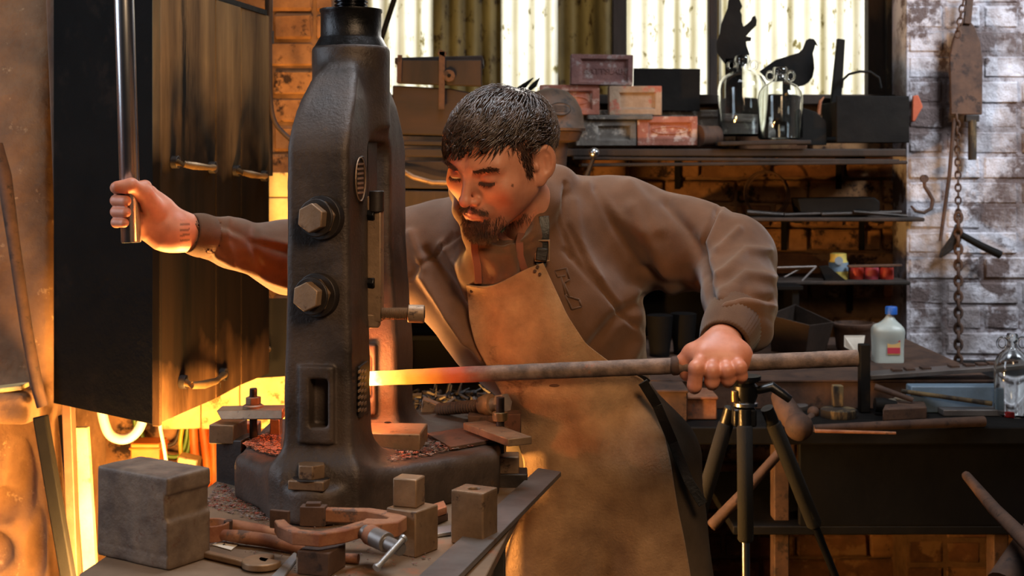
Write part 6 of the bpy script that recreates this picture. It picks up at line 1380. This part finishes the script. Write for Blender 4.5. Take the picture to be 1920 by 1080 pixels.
for k, (x, y) in enumerate(((1240, 672), (1285, 668))):
    c_ = T(x, y, RZ); m = MB(); m.lathe(c_ + Vector((0, .04, 0)), [(.026, 0), (.032, .06), (.036, .11), (.030, .112)], n=20); tag(m.build('iron_pot', 'soot_black', smooth=50), ['left', 'right'][k] + ' of two black pots in the gap under the smith\'s arm', 'pot')
# ================================================================ ON THE WHITE WALL
def oval_chain(pts, link, r, name, label, m_='rust_dark', hang=True):
    t = thing(name, label, 'chain', pts[0]); P_ = [Vector(p) for p in pts]; L_ = [0]
    for a, b in zip(P_[:-1], P_[1:]): L_.append(L_[-1] + (b - a).length)
    n = int(L_[-1] / (link * .78)); mesh = None
    q = MB(); q.tube([Vector((math.cos(a) * link * .32, 0, math.sin(a) * link * .5)) for a in np.linspace(0, 2 * math.pi, 13)[:-1]], r, 5, closed=True)
    first = q.build('link', m_, t, smooth=80)
    for i in range(n):
        s = i * link * .78 + link * .4; k = max(j for j in range(len(L_)) if L_[j] <= s + 1e-9); k = min(k, len(P_) - 2); f = (s - L_[k]) / (L_[k + 1] - L_[k]); c = P_[k].lerp(P_[k + 1], f); d = (P_[k + 1] - P_[k]).normalized()
        o = first if i == 0 else first.copy()
        if i: COL.objects.link(o)
        o.parent = t; o.matrix_parent_inverse = Matrix.Identity(4); o.location = c - t.location; o.rotation_euler = (d.to_track_quat('Z', 'Y').to_matrix() @ Matrix.Rotation(R(90 * (i % 2) + 20), 3, 'Z')).to_euler()
    return t
YW = 4.09
pd = thing('hanging_shovel', 'rusty bullet-shaped iron shovel blade hanging on the white wall', 'shovel', P(1812, 215, YW))
m = MB(); m.prism([P(x, y, YW) for x, y in ((1783, 215), (1842, 215), (1843, 120), (1839, 80), (1828, 50), (1819, 38), (1808, 38), (1796, 50), (1786, 78), (1781, 110))], (0, .012, 0)); m.build('blade', 'rust_dark', pd, bevel=.003)
m = MB(); m.bar(P(1813, 45, YW - .002), P(1820, -25, YW - .002), .022, .012, up=(0, -1, 0)); m.build('strap', 'rust_dark', pd, bevel=.002)
m = MB(); m.box(P(1822, 222, YW + .01), (.04, .02, .02)); m.build('socket', 'dark_iron', pd, bevel=.002); m = MB(); m.cyl(P(1823, 225, YW + .01), P(1823, 300, YW + .01), .0125, n=18); m.build('wooden_handle', 'frame_timber', pd, bevel=.001, smooth=40)
oval_chain([P(1812, -25, YW - .02), P(1803, 20, YW - .02), P(1795, 70, YW - .018)], .024, .0028, 'wall_chain', 'short chain crossing the top of the hanging shovel')
oval_chain([P(1794, 215, YW), P(1796, 300, YW), P(1797, 420, YW)], .024, .003, 'wall_chain', 'thin chain hanging below the shovel blade')
oval_chain([P(1797, 400, YW - .005), P(1797, 690, YW - .005)], .030, .0055, 'wall_chain', 'thick lower chain hanging down to the bench')
m = MB(); m.tube([P(1789, 222, YW), P(1780, 330, YW), P(1763, 452, YW)], [.006, .006, .005], 10); tag(m.build('iron_rod', 'rust_dark', smooth=60), 'thin rusty rod hanging left of the chain on the white wall', 'rod')
hm_ = thing('wall_hammer', 'dark hammer with slanting handle hung behind the chain', 'hammer', P(1800, 450, YW)); m = MB(); m.tube([P(1802, 440, YW - .01), P(1838, 460, YW - .01), P(1876, 478, YW - .01)], [.010, .011, .012], 12); m.build('handle', 'black_metal', hm_, smooth=60)
m = MB(); m.prism([P(x, y, YW - .004) for x, y in ((1796, 420), (1806, 440), (1800, 460), (1775, 478), (1764, 484), (1768, 470), (1786, 445))], (0, .025, 0)); m.build('head', 'dark_iron', hm_, bevel=.003)
m = MB(); pa = [(1733, 336), (1734, 350), (1742, 362), (1749, 375), (1746, 391), (1732, 399), (1717, 396), (1708, 386)]; m.tube([P(x, y, YW) for x, y in pa], [.005, .0055, .006, .006, .006, .0055, .005, .003], 10); m.lathe(P(1733, 335, YW) + Vector((0, .006, 0)), [(.012, 0), (.012, .012)], axis=(0, -1, 0), n=16); tag(m.build('wall_hook', 'rust_dark', smooth=60), 'rusty S-shaped hook on the white wall', 'hook')
# ================================================================ TRIPOD
YT = 2.72
mat('foam_black', '0c0a08', '14110e', rough=.9, bump=.3, bscale=300); mat('tripod_black', '0b0b0c', '141415', rough=.35)
tpd = thing('camera_tripod', 'black camera tripod with foam-wrapped legs and chrome tubes', 'tripod', (P(1390, 800, YT).x, YT, 0))
hubp = P(1398, 752, YT)
m = MB(); m.lathe(hubp - Vector((0, 0, .012)), [(.020, 0), (.024, .003), (.024, .009), (.020, .012)], n=28); m.build('chrome_collar', 'polished_steel', tpd, smooth=40)
m = MB(); m.lathe(hubp, [(.020, 0), (.024, .012), (.024, .03), (.018, .036), (.03, .042), (.03, .050)], n=24); m.tube([hubp + Vector((.02, 0, .02)), hubp + Vector((.05, -.01, .03)), hubp + Vector((.085, -.01, .005))], [.008, .010, .008], 10); m.build('ball_head', 'tripod_black', tpd, smooth=40)
m = MB(); m.box(hubp + Vector((-.004, 0, -.03)), (.045, .045, .035)); m.build('shoulder', 'tripod_black', tpd, bevel=.004)
m = MB(); m.cyl(hubp + Vector((-.022, -.01, 0)), hubp + Vector((-.022, -.01, .022)), .008, n=14); m.build('knob', 'worn_brass', tpd, smooth=40, bevel=.001)
legs = [(P(1392, 765, YT - .02), Vector((P(1395, 1080, YT - .12).x, YT - .42, 0)), 'f'), (P(1370, 765, YT + .02), Vector((P(1370, 765, YT).x - .24, YT + .22, 0)), 'l'), (P(1438, 765, YT + .02), Vector((P(1438, 765, YT).x + .42, YT + .25, 0)), 'r')]
legs[0] = (P(1396, 768, YT - .02), Vector((P(1393, 1080, YT - .05).x, YT - .12, 0)), 'f')
for a_, b_, k_ in legs:
    d = (b_ - a_)
    m = MB(); m.tube([a_, a_ + d * .05], .013, 16); lg = m.build('leg', 'tripod_black', tpd, smooth=60)
    m = MB(); m.tube([a_ + d * .03, a_ + d * .035, a_ + d * .255, a_ + d * .26], [.012, .0155, .0155, .012], 20); m.build('foam_grip', 'foam_black', lg, smooth=60)
    m = MB(); m.tube([a_ + d * .25, a_ + d * .98], .0078, 20); m.build('chrome_tube', 'polished_steel' if k_ == 'f' else 'tripod_black', lg, smooth=60)
    m = MB(); m.lathe(a_ + d * .965, [(.012, 0), (.014, .02), (.010, .035)], axis=d, n=14); m.build('rubber_foot', 'foam_black', lg, smooth=60)
# loose shafts
m = MB(); m.tube([P(1333, 988, 2.9), P(1336, 985, 2.9), P(1400, 918, 2.9), P(1464, 846, 2.9)], [.010, .013, .011, .010], 14); tag(m.build('tool_shaft', 'rust_dark', smooth=60), 'brown round shaft slanting behind the tripod leg', 'shaft')
m = MB(); m.tube([P(1808, 887, 2.7), P(1812, 892, 2.7), P(1865, 955, 2.5), P(1940, 1030, 2.3)], [.006, .009, .012, .015], 14); tag(m.build('tool_shaft', 'rust_dark', smooth=60), 'long dark shaft slanting in at the lower right corner', 'shaft')
m = MB(); m.tube([P(1955, 990, 2.5), P(1880, 1100, 2.4)], [.03, .03], 16); tag(m.build('wooden_post', 'rust_dark', smooth=60), 'thick dark post in the bottom right corner', 'post')
